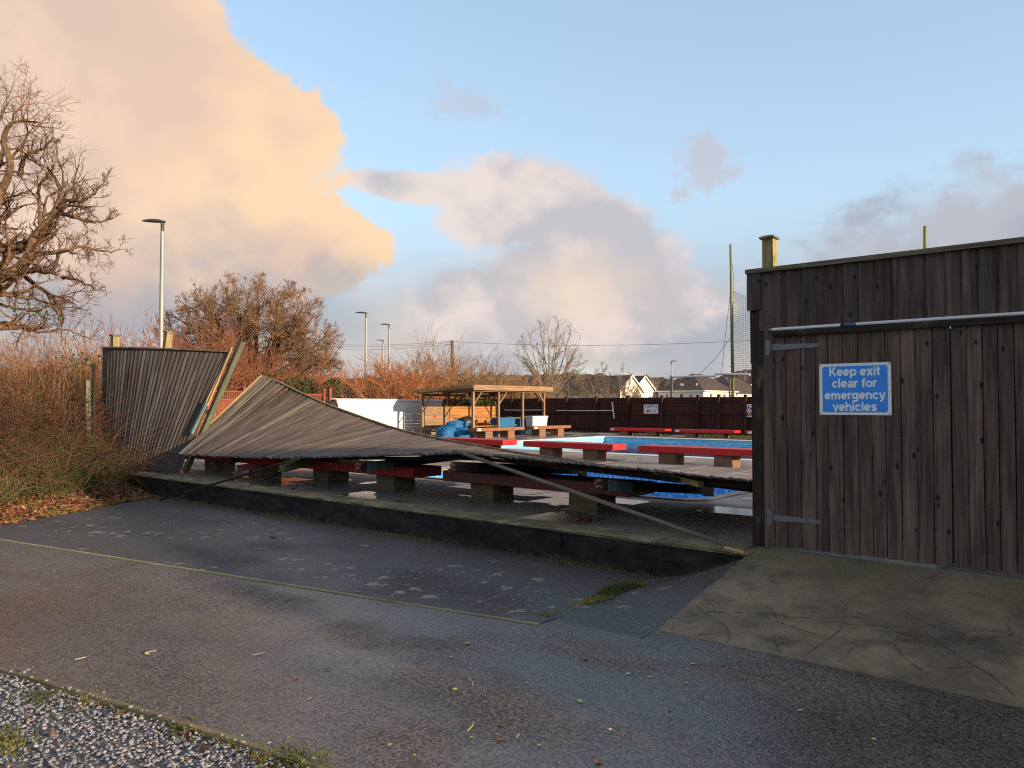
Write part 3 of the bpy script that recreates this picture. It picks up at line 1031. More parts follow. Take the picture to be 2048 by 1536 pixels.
lane = MB().box(X0, X1, 17.72, 17.76, .34, DECK + .004).build('drain_line', 'pool_white', terrace)
slab_me = {}
def slab(x0, x1, y0, y1):
    w, h = round(x1 - x0, 3), round(y1 - y0, 3)
    if (w, h) not in slab_me:
        mb = MB()
        b = .006
        mb.add([(0, 0, -.04), (w, 0, -.04), (w, h, -.04), (0, h, -.04), (0, 0, -b), (w, 0, -b), (w, h, -b), (0, h, -b), (b, b, 0), (w - b, b, 0), (w - b, h - b, 0), (b, h - b, 0)],
               [(0, 1, 5, 4), (1, 2, 6, 5), (2, 3, 7, 6), (3, 0, 4, 7), (4, 5, 9, 8), (5, 6, 10, 9), (6, 7, 11, 10), (7, 4, 8, 11), (8, 9, 10, 11)])
        me = mb.mesh('paving_slab')
        me.materials.append(MATS['deck_slab'])
        slab_me[(w, h)] = me
    o = bpy.data.objects.new('paving_slab', slab_me[(w, h)])
    link(o, terrace)
    o.location = (x0, y0, DECK + rg.uniform(-.003, .003))
    o.rotation_euler = (rg.uniform(-.003, .003), rg.uniform(-.003, .003), 0)
sy_ = [7.16, 7.80, 8.44, 9.07, 9.685]
for j in range(len(sy_) - 1):
    x = -18.6 + (.45 if j % 2 else 0)
    while x < -1.8:
        slab(x, x + .888, sy_[j], sy_[j + 1] - .012)
        x += .9
sy2 = [9.685, 10.67, 11.65, 12.64, 13.62]
for j in range(len(sy2) - 1):
    x = LP[1] + .32
    while x < -1.8:
        slab(x, x + .888, sy2[j], sy2[j + 1] - .012)
        x += .9
    x = LP[0] - .32
    while x > -18.4:
        slab(x - .888, x, sy2[j], sy2[j + 1] - .012)
        x -= .9
sy3 = [13.62, 14.7, 15.8, 16.9, 18.04]
for j in range(len(sy3) - 1):
    x = -18.6
    while x < -1.8:
        slab(x, x + 1.188, sy3[j], sy3[j + 1] - .012)
        x += 1.2
MB().box(-27, -18.62, 7.16, 18.04, .3, DECK - .002).build('side_paving', 'deck_slab', terrace)
# edge stones on the wall
x = -18.5
kk = 0
while x < -3.0:
    L = rg.uniform(.82, .98)
    x1 = min(x + L, -2.95)
    dz = rg.uniform(-.006, .006)
    mb = MB()
    n = 5
    V = []
    for i in range(n + 1):
        t = x + (x1 - .012 - x) * i / n
        jy = rg.uniform(-.02, .028)
        V += [(t, 6.815 + jy * .6, .318), (t, 6.80 + jy, DECK - .014 + dz + rg.uniform(-.012, .006)), (t, 6.825 + jy, DECK - .004 + dz), (t, 7.145, DECK - .002 + dz), (t, 7.145, .318)]
    Fs = []
    for i in range(n):
        for j in range(5):
            a, b = i * 5 + j, i * 5 + (j + 1) % 5
            Fs.append((b, a, a + 5, b + 5))
    Fs += [(0, 1, 2, 3, 4), tuple(5 * n + j for j in (4, 3, 2, 1, 0))]
    mb.add(V, Fs).build('edge_stone', 'edge_stone', terrace)
    x = x1
# black wall face: rough rendered, in bays parted by cracks
wx = -18.5
for L in (2.3, 2.0, 1.9, 2.6, 2.4, 2.2, 2.15):
    w1_ = wx + L
    nx_, nz_ = 36, 8
    gx_ = np.linspace(wx, w1_ - .008, nx_)
    gz_ = np.linspace(-.06, .32, nz_)
    A, B = np.meshgrid(gx_, gz_)
    Yv = 6.835 + rs.normal(0, .007, A.shape) + .008 * np.sin(A * 3.1) + (.32 - B) * .02
    V = np.stack([A, Yv, B], -1).reshape(-1, 3)
    I = (np.arange(nz_ - 1)[:, None] * nx_ + np.arange(nx_ - 1)[None]).ravel()
    Fq = np.stack([I, I + 1, I + nx_ + 1, I + nx_], -1)
    npmesh('wall_face', V, Fq, 'black_wall', terrace)
    wx = w1_

# ---- main pool
k = thing('swimming_pool', 'large outdoor swimming pool with blue tiled walls and white edge', 'pool', (-8, 23, -1))
x0, x1, y0, y1 = MP
def basin(par, x0, x1, y0, y1, zb, ztop, wall, floor):
    MB().add([(x0, y0, zb), (x1, y0, zb), (x1, y1, zb), (x0, y1, zb)], [(0, 1, 2, 3)]).build('floor', floor, par)
    MB().add([(x0, y0, zb), (x1, y0, zb), (x1, y1, zb), (x0, y1, zb), (x0, y0, ztop), (x1, y0, ztop), (x1, y1, ztop), (x0, y1, ztop)],
             [(0, 4, 5, 1), (1, 5, 6, 2), (2, 6, 7, 3), (3, 7, 4, 0)]).build('side_wall', wall, par)
basin(k, x0, x1, y0, y1, -.9, .26, 'pool_wave_tile', 'pool_tile')
MB().add([(x0, y0, .26), (x1, y0, .26), (x1, y1, .26), (x0, y1, .26), (x0, y0, .34), (x1, y0, .34), (x1, y1, .34), (x0, y1, .34)],
         [(0, 4, 5, 1), (1, 5, 6, 2), (2, 6, 7, 3), (3, 7, 4, 0)]).build('tile_band', 'pool_tile', k)
cw = .35
for (a, b, c, d) in ((x0 - cw, x1, y0 - cw, y0 + .02), (x0 - cw, x1, y1 - .02, y1 + cw), (x0 - cw, x0 + .02, y0 + .022, y1 - .022)):
    MB().box(a, b, c, d, .341, DECK + .012).build('coping', 'pool_white', k, bevel=.01)
MB().add([(x0 + .003, y0 + .003, .12), (x1 - .003, y0 + .003, .12), (x1 - .003, y1 - .003, .12), (x0 + .003, y1 - .003, .12)], [(0, 1, 2, 3)]).build('water', 'pool_water', k)
# ---- learner pool with mosaic
k = thing('learner_pool', 'small shallow pool lined with bright blue mosaic, behind the nearest bench row', 'pool', (-8.4, 11.6, -.4))
x0, x1, y0, y1 = LP
rc = .4
pts = []
for (cx, cy, a0) in ((x1 - rc, y1 - rc, 0), (x0 + rc, y1 - rc, 90), (x0 + rc, y0 + rc, 180), (x1 - rc, y0 + rc, 270)):
    for i in range(9):
        a = R(a0 + 90 * i / 8)
        pts.append((cx + rc * math.cos(a), cy + rc * math.sin(a)))
n = len(pts)
MB().add([(x, y, -.35) for x, y in pts], [tuple(range(n))]).build('floor', 'mosaic', k)
MB().add([(x, y, -.35) for x, y in pts] + [(x, y, DECK - .03) for x, y in pts], [((i + 1) % n, i, n + i, n + (i + 1) % n) for i in range(n)]).build('side_wall', 'mosaic', k)
rect = []
cx, cy = (x0 + x1) / 2, (y0 + y1) / 2
hw, hh = (x1 - x0) / 2 + .31, (y1 - y0) / 2 + .31
for x, y in pts:
    dx, dy = x - cx, y - cy
    s_ = min(hw / max(abs(dx), 1e-6), hh / max(abs(dy), 1e-6))
    rect.append((cx + dx * s_, cy + dy * s_))
# fill between the rounded basin and the square slabs
MB().add([(x, y, DECK - .008) for x, y in pts] + [(x, y, DECK - .008) for x, y in rect], [(i, n + i, n + (i + 1) % n, (i + 1) % n) for i in range(n)]).build('surround', 'deck_slab', k)
rim = MB()
ins = [(cx + (x - cx) * .985, cy + (y - cy) * .985) for x, y in pts]
outp = [(cx + (x - cx) * 1.035, cy + (y - cy) * 1.055) for x, y in pts]
rim.add([(x, y, DECK - .03) for x, y in ins] + [(x, y, DECK + .012) for x, y in ins] + [(x, y, DECK + .012) for x, y in outp] + [(x, y, DECK - .005) for x, y in outp],
        [f for i in range(n) for j in [(i + 1) % n] for f in ((i, j, n + j, n + i), (n + i, n + j, 2 * n + j, 2 * n + i), (2 * n + i, 2 * n + j, 3 * n + j, 3 * n + i))])
rim.build('coping', 'deck_slab', k)
MB().add([(cx + (x - cx) * .998, cy + (y - cy) * .998, -.27) for x, y in pts], [tuple(range(n))]).build('water', 'pool_water', k)

# ---- bank at the left
nbx, nby = 90, 80
bxs, bys = np.linspace(-60, -11.5, nbx), np.linspace(-30, 6.9, nby)
BX, BY = np.meshgrid(bxs, bys)
def bank_edge(Y):
    return np.interp(Y, [-30, 2.2, 3.6, 5.0, 6.75, 9], [-11.7 - 6, -11.7 - .6, -12.7, -13.5, -14.5, -15.6])
def bank_h(X, Y):
    d = bank_edge(Y) - X
    t = np.clip(d / 5.0, 0, 1)
    lowp = np.clip((Y - 1.0) / 1.8, 0, 1)      # the path runs on to the left, the bank only starts beyond it
    return -.06 + (.07 * np.clip(d / .15, 0, 1) + 1.0 * t * t * (3 - 2 * t)) * np.clip(d * 3 + .1, 0, 1) * lowp
BZ = bank_h(BX, BY) + rs.normal(0, .015, BX.shape)
V = np.stack([BX, BY, BZ], -1).reshape(-1, 3)
I = (np.arange(nby - 1)[:, None] * nbx + np.arange(nbx - 1)[None]).ravel()
tag(npmesh('bank', V, np.stack([I, I + 1, I + nbx + 1, I + nbx], -1), 'bank_soil', smooth=True), kind='structure')

# ---- far wooded hills
def hill(az0, az1, D, prof, seed, bump_h):
    r_ = np.random.RandomState(seed)
    n = 420
    az = np.linspace(az0, az1, n)
    h = np.interp(az, [p_[0] for p_ in prof], [p_[1] for p_ in prof])
    h = h + bump_h * (np.abs(r_.normal(0, .5, n)) + np.interp(az, np.linspace(az0, az1, 60), r_.uniform(0, 1.4, 60)))
    rows = []
    for fr_, dd in ((0, 0), (.35, 30), (.7, 90), (1.0, 160), (.2, 420)):
        Dn = D + dd
        x = -np.sin(np.radians(az)) * Dn
        y = np.cos(np.radians(az)) * Dn
        z = h * fr_ + (r_.normal(0, bump_h * .5, n) if 0 < fr_ < 1 else 0) - (2 if fr_ == 0 else 0)
        rows.append(np.stack([x, y, z], -1))
    V = np.concatenate(rows)
    m = len(rows)
    I = (np.arange(m - 1)[:, None] * n + np.arange(n - 1)[None]).ravel()
    return V, np.stack([I + 1, I, I + n, I + n + 1], -1)
V, Fq = hill(-20, 95, 420, [(-20, 17), (14, 22), (24, 16), (30, 21), (36, 23), (44, 21), (50, 20), (56, 19), (95, 24)], 3, 2.2)
tag(npmesh('hills', V, Fq, 'wooded_hill'), kind='structure')
V, Fq = hill(-20, 26, 800, [(-20, 30), (18, 34), (23, 42), (26, 30)], 4, 3)
tag(npmesh('hills', V, Fq, 'wooded_hill'), kind='structure')

# ================================================================== GATE AND FENCE AT THE RIGHT
FY = 7.11
OUT = (0, -1, 0)
def gate_leaf(x0, x1, label, hinges):
    k = thing('gate_leaf', label, 'gate', (x0, FY, .4))
    n = max(1, round((x1 - x0) / .118))
    ws = np.array([rg.uniform(.9, 1.12) for _ in range(n)])
    ws *= (x1 - x0) / ws.sum()
    x = x0
    for i, w in enumerate(ws):
        zb = .395 + rg.uniform(-.006, .006)
        plank('board', (x + w / 2, FY + .022 + rg.uniform(-.002, .002), zb), (x + w / 2, FY + .022 + rg.uniform(-.002, .002), 2.388), OUT, w - .007, .022, 'gate_wood', k, seed=i % 7)
        x += w
    plank('top_rail', (x0 + .004, FY - .001, 2.369), (x1 + .0076, FY - .001, 2.369), OUT, .050, .036, 'dark_wood', k, seed=1)
    MB().box(x0 + .01, x1 - .01, FY + .026, FY + .028, .41, 2.386).build('backing', 'dark_wood', k)
    for z in (.62, 1.4, 2.15):
        plank('back_rail', (x0 + .02, FY + .075, z), (x1 - .02, FY + .075, z), OUT, .09, .045, 'dark_wood', k, seed=2)
    if hinges:
        plank('cover_strip', (x1 + .0, FY + .062, .42), (x1 + .0, FY + .062, 2.33), OUT, .08, .03, 'dark_wood', k, seed=5)
    for hz_ in hinges:
        h = MB()
        h.box(x0 - .075, x0 - .035, FY - .010, FY + .002, hz_ - .075, hz_ + .075)
        h.add([(x0 - .035, FY - .006, hz_ - .030), (x0 + .40, FY - .006, hz_ - .018), (x0 + .43, FY - .006, hz_), (x0 + .40, FY - .006, hz_ + .018), (x0 - .035, FY - .006, hz_ + .030),
               (x0 - .035, FY + .001, hz_ - .030), (x0 + .40, FY + .001, hz_ - .018), (x0 + .43, FY + .001, hz_), (x0 + .40, FY + .001, hz_ + .018), (x0 - .035, FY + .001, hz_ + .030)],
              [(4, 3, 2, 1, 0), (5, 6, 7, 8, 9), (0, 1, 6, 5), (1, 2, 7, 6), (2, 3, 8, 7), (3, 4, 9, 8)])
        h.tube([(x0 - .03, FY - .014, hz_ - .05), (x0 - .03, FY - .014, hz_ + .05)], .011, 8)
        ho = h.build('strap_hinge', 'galvanised', k)
        for bx_ in (.04, .16, .28, .385):
            MB().tube([(x0 + bx_, FY - .005, hz_), (x0 + bx_, FY - .013, hz_)], .0085, 8).build('bolt', 'galvanised', ho)
    return k
gate_leaf(-2.83, -1.365, 'dark stained timber gate leaf with strap hinges, carrying the blue sign', (.655, 2.245))
gate_leaf(-1.361, .12, 'dark stained timber gate leaf at the picture edge, beyond the blue sign', ())

# frame of the gateway with boarded header
k = thing('gateway_frame', 'tall dark timber gateway frame with boarded header and cap rail over the gate', 'gateway', (-2.95, FY, DECK))
plank('post', (-2.965, FY + .17, DECK - .02), (-2.965, FY + .17, 2.955), OUT, .15, .12, 'dark_wood', k, seed=1)
plank('post', (.25, FY + .17, DECK - .02), (.25, FY + .17, 2.96), OUT, .15, .14, 'dark_wood', k, seed=2)
plank('trim_board', (-2.885, FY + .026, DECK - .01), (-2.885, FY + .026, 2.41), OUT, .085, .03, 'gate_wood', k, seed=3)
plank('trim_board', (-2.99, FY + .028, DECK - .02), (-2.99, FY + .028, 2.62), OUT, .12, .03, 'dark_wood', k, seed=4)
plank('end_board', (-3.005, FY - .004, 2.605), (-3.005, FY - .004, 2.955), OUT, .135, .028, 'header_wood', k, seed=5)
plank('end_board', (-3.045, FY + .11, 2.10), (-3.045, FY + .11, 2.95), (-1, 0, 0), .16, .022, 'dark_wood', k, seed=6)
x = -2.955
i = 0
while x < 3.2:
    w = rg.uniform(.115, .145)
    zb = 2.408 + rg.uniform(-.006, .006)
    plank('board', (x + w / 2, FY + .012, zb), (x + w / 2 + rg.uniform(-.003, .003), FY + .012, 2.952), OUT, w + .014, .024, 'header_wood', k, wedge=.55, seed=i % 9, tilt=.10)
    x += w
    i += 1
plank('header_rail', (-2.9, FY + .10, 2.55), (3.2, FY + .10, 2.55), OUT, .10, .06, 'dark_wood', k, seed=8)
plank('header_rail', (-2.9, FY + .10, 2.85), (3.2, FY + .10, 2.85), OUT, .10, .06, 'dark_wood', k, seed=9)
xa = -3.085
for L in (2.25, 2.4, 2.0):
    plank('cap_rail', (xa, FY + .04, 2.956), (min(xa + L - .003, 3.3), FY + .04, 2.956), (0, 0, 1), .175, .042, 'cap_wood', k, seed=int(L * 10))
    xa += L
# fence beyond the gate, off to the right
k = thing('boundary_fence', 'dark boarded boundary fence running on past the gate', 'fence', (.35, FY, DECK))
x = .33
i = 0
while x < 3.2:
    plank('board', (x + .06, FY + .012, .36), (x + .06, FY + .012, 2.415), OUT, .134, .024, 'gate_wood', k, wedge=.5, seed=i % 7, tilt=.09)
    x += .12
    i += 1
plank('rail', (.33, FY + .1, .8), (3.2, FY + .1, .8), OUT, .09, .06, 'dark_wood', k)
plank('rail', (.33, FY + .1, 2.0), (3.2, FY + .1, 2.0), OUT, .09, .06, 'dark_wood', k)

# pool pole laid along the ledge over the gate
k = thing('pool_pole', 'long pale pole with blue collar lying along the ledge above the gate', 'pole', (-2.83, FY - .02, 2.40))
PZ, PY = 2.4100, FY - .016
MB().tube([(-2.83, PY, PZ), (-2.215, PY, PZ)], .0155, 12).build('white_section', 'white_plastic', k, smooth=False)
MB().tube([(-2.86, PY, PZ), (-2.83, PY, PZ)], 0.012, 12).build('end_plug', 'fresh_wood', k)
MB().tube([(-2.215, PY, PZ), (-2.185, PY, PZ)], .0150, 12).build('joint', 'wire_black', k)
MB().tube([(-2.185, PY, PZ), (-2.085, PY, PZ)], .0165, 12).build('collar', 'blue_plastic', k)
MB().tube([(-2.085, PY, PZ), (-.9, PY, PZ), (.6, PY, PZ)], .0150, 12).build('grey_section', 'grey_plastic', k)

# tall capped post behind the corner
k = thing('fence_post', 'square pale timber post with flat cap standing above the gate corner', 'post', (-2.88, 7.42, DECK))
plank('shaft', (-2.985, 7.48, DECK), (-2.985, 7.48, 3.335), OUT, .11, .11, 'post_wood', k, seed=3)
MB().add([(-3.06, 7.345, 3.335), (-2.91, 7.345, 3.335), (-2.91, 7.495, 3.335), (-3.06, 7.495, 3.335), (-3.06, 7.345, 3.353), (-2.91, 7.345, 3.353), (-2.91, 7.495, 3.353), (-3.06, 7.495, 3.353), (-3.025, 7.375, 3.370), (-2.945, 7.375, 3.370), (-2.945, 7.465, 3.370), (-3.025, 7.465, 3.370)],
         [(3, 2, 1, 0), (0, 1, 5, 4), (1, 2, 6, 5), (2, 3, 7, 6), (3, 0, 4, 7), (4, 5, 9, 8), (5, 6, 10, 9), (6, 7, 11, 10), (7, 4, 8, 11), (8, 9, 10, 11)]).build('cap', 'cap_wood', k)

# ---- heavy sans letters drawn as strokes (x-height 1, stem .27)
def _el(cx, cy, rx, ry, a0, a1, n=18):
    return [(cx + rx * math.cos(R(a0 + (a1 - a0) * i / n)), cy + ry * math.sin(R(a0 + (a1 - a0) * i / n))) for i in range(n + 1)]
GLY = {
    'o': (1.10, [_el(.54, .5, .40, .375, 0, 360, 24)]), 'c': (1.0, [_el(.53, .5, .40, .375, 38, 322)]),
    'e': (1.08, [_el(.53, .5, .40, .375, 0, 318), [(.20, .47), (.90, .47)]]),
    'a': (1.03, [[(.84, 0), (.82, .62)] , _el(.50, .63, .325, .245, 0, 155, 12), _el(.45, .285, .31, .165, 0, 360, 20), [(.82, .50), (.60, .46)]]),
    'g': (1.12, [_el(.50, .52, .37, .355, 0, 360, 24), [(.90, 1.0), (.90, -.08)], _el(.50, -.08, .40, .20, 0, -155, 12)]),
    'p': (1.12, [[(.17, 1.0), (.17, -.38)], _el(.58, .5, .39, .375, 0, 360, 24)]),
    'y': (1.02, [[(.12, 1.0), (.52, .06)], [(.92, 1.0), (.55, .02), (.42, -.22), (.15, -.26)]]),
    'v': (1.0, [[(.11, 1.0), (.50, .05), (.89, 1.0)]]), 'x': (1.02, [[(.12, 1.0), (.90, 0.0)], [(.90, 1.0), (.12, 0.0)]]),
    'i': (.44, [[(.22, 0), (.22, 1.0)], [(.22, 1.14), (.22, 1.38)]]), 'l': (.44, [[(.22, 0), (.22, 1.38)]]),
    't': (.64, [[(.30, 1.30), (.30, .28), (.36, .14), (.60, .13)], [(.02, .88), (.60, .88)]]),
    'f': (.66, [[(.30, 0), (.30, 1.05), (.38, 1.22), (.64, 1.27)], [(.02, .88), (.60, .88)]]),
    'r': (.72, [[(.17, 0), (.17, 1.0)], [(.17, .55), (.26, .78), (.42, .87), (.68, .87)]]),
    'n': (1.08, [[(.17, 0), (.17, 1.0)], [(.17, .52), (.27, .76), (.50, .87), (.73, .82), (.87, .62), (.89, 0)]]),
    'h': (1.08, [[(.17, 0), (.17, 1.38)], [(.17, .52), (.27, .76), (.50, .87), (.73, .82), (.87, .62), (.89, 0)]]),
    'm': (1.64, [[(.17, 0), (.17, 1.0)], [(.17, .52), (.26, .76), (.45, .87), (.63, .82), (.76, .64), (.78, 0)], [(.78, .52), (.88, .76), (1.07, .87), (1.26, .82), (1.39, .64), (1.41, 0)]]),
    's': (.98, [[(.84, .70), (.72, .84), (.50, .88), (.26, .83), (.20, .69), (.34, .57), (.64, .47), (.80, .35), (.76, .18), (.52, .11), (.28, .15), (.14, .30)]]),
    'K': (1.28, [[(.18, 0), (.18, 1.38)], [(1.08, 1.36), (.22, .46)], [(.46, .78), (1.14, .02)]]), ' ': (.50, []),
}
def stroke_text(name, body, xh, mat, parent, xc, y, zc, half=.132, xs=.86):
    wd = sum(GLY[ch][0] for ch in body) + .04 * (len(body) - 1)
    x = -wd / 2
    mb = MB()
    lay = 0
    for ch in body:
        ad, strokes = GLY[ch]
        for pl in strokes:
            closed = math.hypot(pl[0][0] - pl[-1][0], pl[0][1] - pl[-1][1]) < 1e-6 and len(pl) > 4
            k0 = len(mb.v)
            yy = y - .00006 * (lay % 4)
            lay += 1
            n = len(pl)
            for i, (px, pz) in enumerate(pl):
                a = pl[i - 1] if i > 0 else (pl[-2] if closed else pl[0])
                b = pl[i + 1] if i < n - 1 else (pl[1] if closed else pl[-1])
                t1 = Vector((px - a[0], pz - a[1])) if i > 0 or closed else None
                t2 = Vector((b[0] - px, b[1] - pz)) if i < n - 1 or closed else None
                t1 = t1.normalized() if t1 is not None else t2.normalized()
                t2 = t2.normalized() if t2 is not None else t1
                tt = (t1 + t2).normalized()
                nn = Vector((-tt.y, tt.x))
                m = half / max(.45, nn.dot(Vector((-t1.y, t1.x))))
                for sg in (1, -1):
                    mb.v.append((xc + xh * (xs * (x + px) + sg * nn.x * m), yy, zc + xh * (pz + sg * nn.y * m)))
            for i in range(n - 1):
                q = k0 + 2 * i
                mb.f.append((q, q + 1, q + 3, q + 2))
        x += ad + .04
    return mb.build(name, mat, parent)

# ---- blue sign on the gate
SX0, SX1, SZ0, SZ1 = -2.41, -1.81, 1.617, 2.071
k = thing('exit_sign', 'blue and white sign reading Keep exit clear for emergency vehicles', 'sign', (-2.11, FY, SZ0))
def rrect(x0, x1, z0, z1, r, ya, yb):
    pts = []
    for cx, cz, a0 in ((x1 - r, z1 - r, 0), (x0 + r, z1 - r, 90), (x0 + r, z0 + r, 180), (x1 - r, z0 + r, 270)):
        for i in range(5):
            a = R(a0 + 22.5 * i)
            pts.append((cx + r * math.cos(a), cz + r * math.sin(a)))
    n = len(pts)
    return MB().add([(x, ya, z) for x, z in pts] + [(x, yb, z) for x, z in pts], [tuple(range(n - 1, -1, -1)), tuple(range(n, 2 * n))] + [((i + 1) % n, i, n + i, n + (i + 1) % n) for i in range(n)])
rrect(SX0, SX1, SZ0, SZ1, .008, FY - .001, FY - .006).build('backing', 'sign_white', k)
rrect(SX0 + .028, SX1 - .028, SZ0 + .024, SZ1 - .024, .022, FY - .0055, FY - .0075).build('panel', 'sign_blue', k)
for i, (line, zc) in enumerate((('Keep exit', .385), ('clear for', .282), ('emergency', .178), ('vehicles', .076))):
    stroke_text('lettering', line, .0580, 'letter_white', k, -2.11, FY - .0079, SZ0 + zc - .041)
for sxx in (SX0 + .013, SX1 - .013):
    for szz in (SZ0 + .014, SZ1 - .014):
        MB().tube([(sxx, FY - .0055, szz), (sxx, FY - .009, szz)], .0045, 8).build('screw', 'wire_black', k)

# ================================================================== LEANING FENCE LEFT STANDING
k = thing('leaning_fence', 'grey weathered boarded fence section leaning over, still upright at the brambles', 'fence', (-16.5, 7.2, DECK))
b0, b1 = Vector((-17.78, 7.14, DECK - .03)), Vector((-15.12, 7.50, DECK + .01))
t0, t1 = Vector((-17.74, 7.10, 2.95)), Vector((-14.52, 8.28, 2.78))
nb = 31
LB, LT = [], []
for i in range(nb + 1):
    s = i / nb
    sw = s ** 1.35
    lb = b0.lerp(b1, s)
    lb.y = b0.y + (b1.y - b0.y) * s * s
    lt = t0.lerp(t1, s)
    lt.y = t0.y + (t1.y - t0.y) * sw
    lt.z = t0.z + (t1.z - t0.z) * sw
    LB.append(lb)
    LT.append(lt)
for i in range(nb):
    pb = (LB[i] + LB[i + 1]) / 2
    pt = (LT[i] + LT[i + 1]) / 2
    ax = (pt - pb).normalized()
    nr = (LT[i + 1] - LT[i]).cross(ax)
    if nr.y > 0:
        nr = -nr
    plank('board', pb, pt, nr, .122, .02, 'fence_wood', k, wedge=.5, seed=i % 9, tilt=.11)
def rail_along(pts, off, w, t, mat, par, name):
    mb = MB()
    for a, b in zip(pts[:-1], pts[1:]):
        mb.beam(a + off, b + off, t, w)
    return mb.build(name, mat, par)
for fr_ in (.12, .5, .9):
    rail_along([a.lerp(b, fr_) for a, b in zip(LB[::6] + [LB[-1]], LT[::6] + [LT[-1]])], Vector((0, .07, 0)), .08, .045, 'fence_wood', k, 'rail')
cp = [p_ + Vector((0, 0, .012)) for p_ in LT[::5] + [LT[-1]]]
mb = MB()
for a, b in zip(cp[:-1], cp[1:]):
    mb.beam(a, b, .13, .03)
mb.build('cap_rail', 'cap_wood', k)
def capped_post(par, p, q, w, mat, cap=True):
    plank('post', p, q, OUT, w, w, mat, par, seed=rg.randint(0, 5))
    if cap:
        d = (Vector(q) - Vector(p)).normalized()
        MB().beam(Vector(q) + Vector((0, -w / 2, 0)) - d * .004, Vector(q) + Vector((0, -w / 2, 0)) + d * .03, w + .05, w + .05, (0, 1, .01)).build('post_cap', 'cap_wood', par)
capped_post(k, (-17.62, 7.32, DECK - .05), (-17.60, 7.34, 3.22), .13, 'post_wood')
capped_post(k, (-16.45, 7.62, DECK - .05), (-16.12, 7.82, 3.24), .13, 'post_wood')
dl_ = (LT[-1] - LB[-1]).normalized()
capped_post(k, LB[-1] + Vector((.05, .16, -.02)), LT[-1] + Vector((.06, .15, 0)) + dl_ * .22, .10, 'green_wood', False)
plank('split_wood', LT[-1] + Vector((-.02, -.04, -.05)), LT[-1].lerp(LB[-1], .52) + Vector((-.03, -.05, 0)), OUT, .03, .03, 'fresh_wood', k, seed=2)
plank('split_wood', LT[-1] + Vector((.06, -.01, .1)), LT[-1].lerp(LB[-1], .45) + Vector((.03, -.01, 0)), OUT, .03, .03, 'fresh_wood', k, seed=3)
plank('splintered_rail', LT[-1].lerp(LB[-1], .42) + Vector((.02, -.05, 0)), LT[-1].lerp(LB[-1], .68) + Vector((.0, -.06, 0)), OUT, .07, .05, 'teal_wood', k, seed=4)
# old stub post beside it
o = thing('stub_post', 'short grey mossy stub post in the brambles beside the leaning fence', 'post', (-18.05, 6.95, .5))
plank('shaft', (-18.0, 6.98, .3), (-18.05, 6.95, 2.25), OUT, .11, .11, 'green_wood', o, seed=1)
plank('strut', (-17.9, 7.02, .5), (-17.9, 7.0, 2.62), OUT, .06, .06, 'dark_wood', o, seed=1)

# ================================================================== THE FALLEN FENCE
k = thing('fallen_fence', 'long grey boarded fence collapsed and twisted over the poolside benches', 'fence', (-9, 7.4, DECK))
EL_X = [-14.76, -13.96, -13.16, -12.36, -11.56, -10.76, -9.96, -9.16, -8.36, -7.56, -6.76, -5.5, -4.2, -2.6]
EL_A = [40.0, 29.3, 21.6, 16.0, 10.9, 6.75, 3.3, .6, -2.4, -5.0, -6.7, -7.6, -8.3, -8.8]
BX_ = [-14.76, -13.0, -11.24, -9.5, -7.77, -7.1, -5.0, -3.08, -2.6]
BZ_ = [.73, .765, .82, .925, 1.03, 1.07, 1.01, .945, .93]
FLEN = 2.50
def sheet(X, s, off=0.0):
    """point s metres up the fallen boards at X; off = towards the underside"""
    e = R(float(np.interp(X, EL_X, EL_A)))
    z = float(np.interp(X, BX_, BZ_))
    lean = float(np.interp(X, [-14.76, -13.0, -10], [-.07, -.02, 0]))
    a = Vector((lean, math.cos(e), math.sin(e))).normalized()
    nrm_ = Vector((0, -math.sin(e), math.cos(e)))
    return Vector((X, 7.35, z)) + a * s - nrm_ * off, a, nrm_
x = -14.76
i = 0
while x < -3.05:
    w = .106 + rg.uniform(-.004, .004)
    p0_, a, nr = sheet(x + w / 2 + rg.uniform(-.006, .006), rg.uniform(-.025, .02), rg.uniform(-.006, .003))
    p1_, _, _ = sheet(x + w / 2 + rg.uniform(-.006, .006), FLEN + rg.uniform(-.012, .004), rg.uniform(-.005, .003))
    if rg.random() < .10:
        sl = rg.uniform(-.09, .07)
        p0_ = p0_ + a * sl
        p1_ = p1_ + a * min(sl, 0) * rg.uniform(.2, 1)
    plank('board', p0_, p1_, nr, w + (.05 if x < -13 else .03 if x < -11.5 else .018), .02, 'pale_board' if rg.random() < .07 or i < 2 else 'fallen_wood', k, wedge=.5, seed=i % 13, tilt=.12 + rg.uniform(-.05, .06))
    x += w
    i += 1
# capping along the top edge
cpts = [sheet(xx_, FLEN + .012, -.005)[0] for xx_ in np.linspace(-14.95, -2.7, 22)]
mb = MB()
for a, b in zip(cpts[:-1], cpts[1:]):
    mb.beam(a, b, .035, .10, sheet((a.x + b.x) / 2, 0)[2])
mb.build('cap_rail', 'cap_wood', k)
# rails on the underside
for s_ in (.28, 1.25, 2.2):
    pts_ = [sheet(xx_, s_, .045)[0] for xx_ in np.linspace(-14.7, -3.3, 20)]
    mb = MB()
    for a, b in zip(pts_[:-1], pts_[1:]):
        mb.beam(a, b, .075, .045, sheet((a.x + b.x) / 2, 0)[2])
    mb.build('rail', 'dark_wood', k)
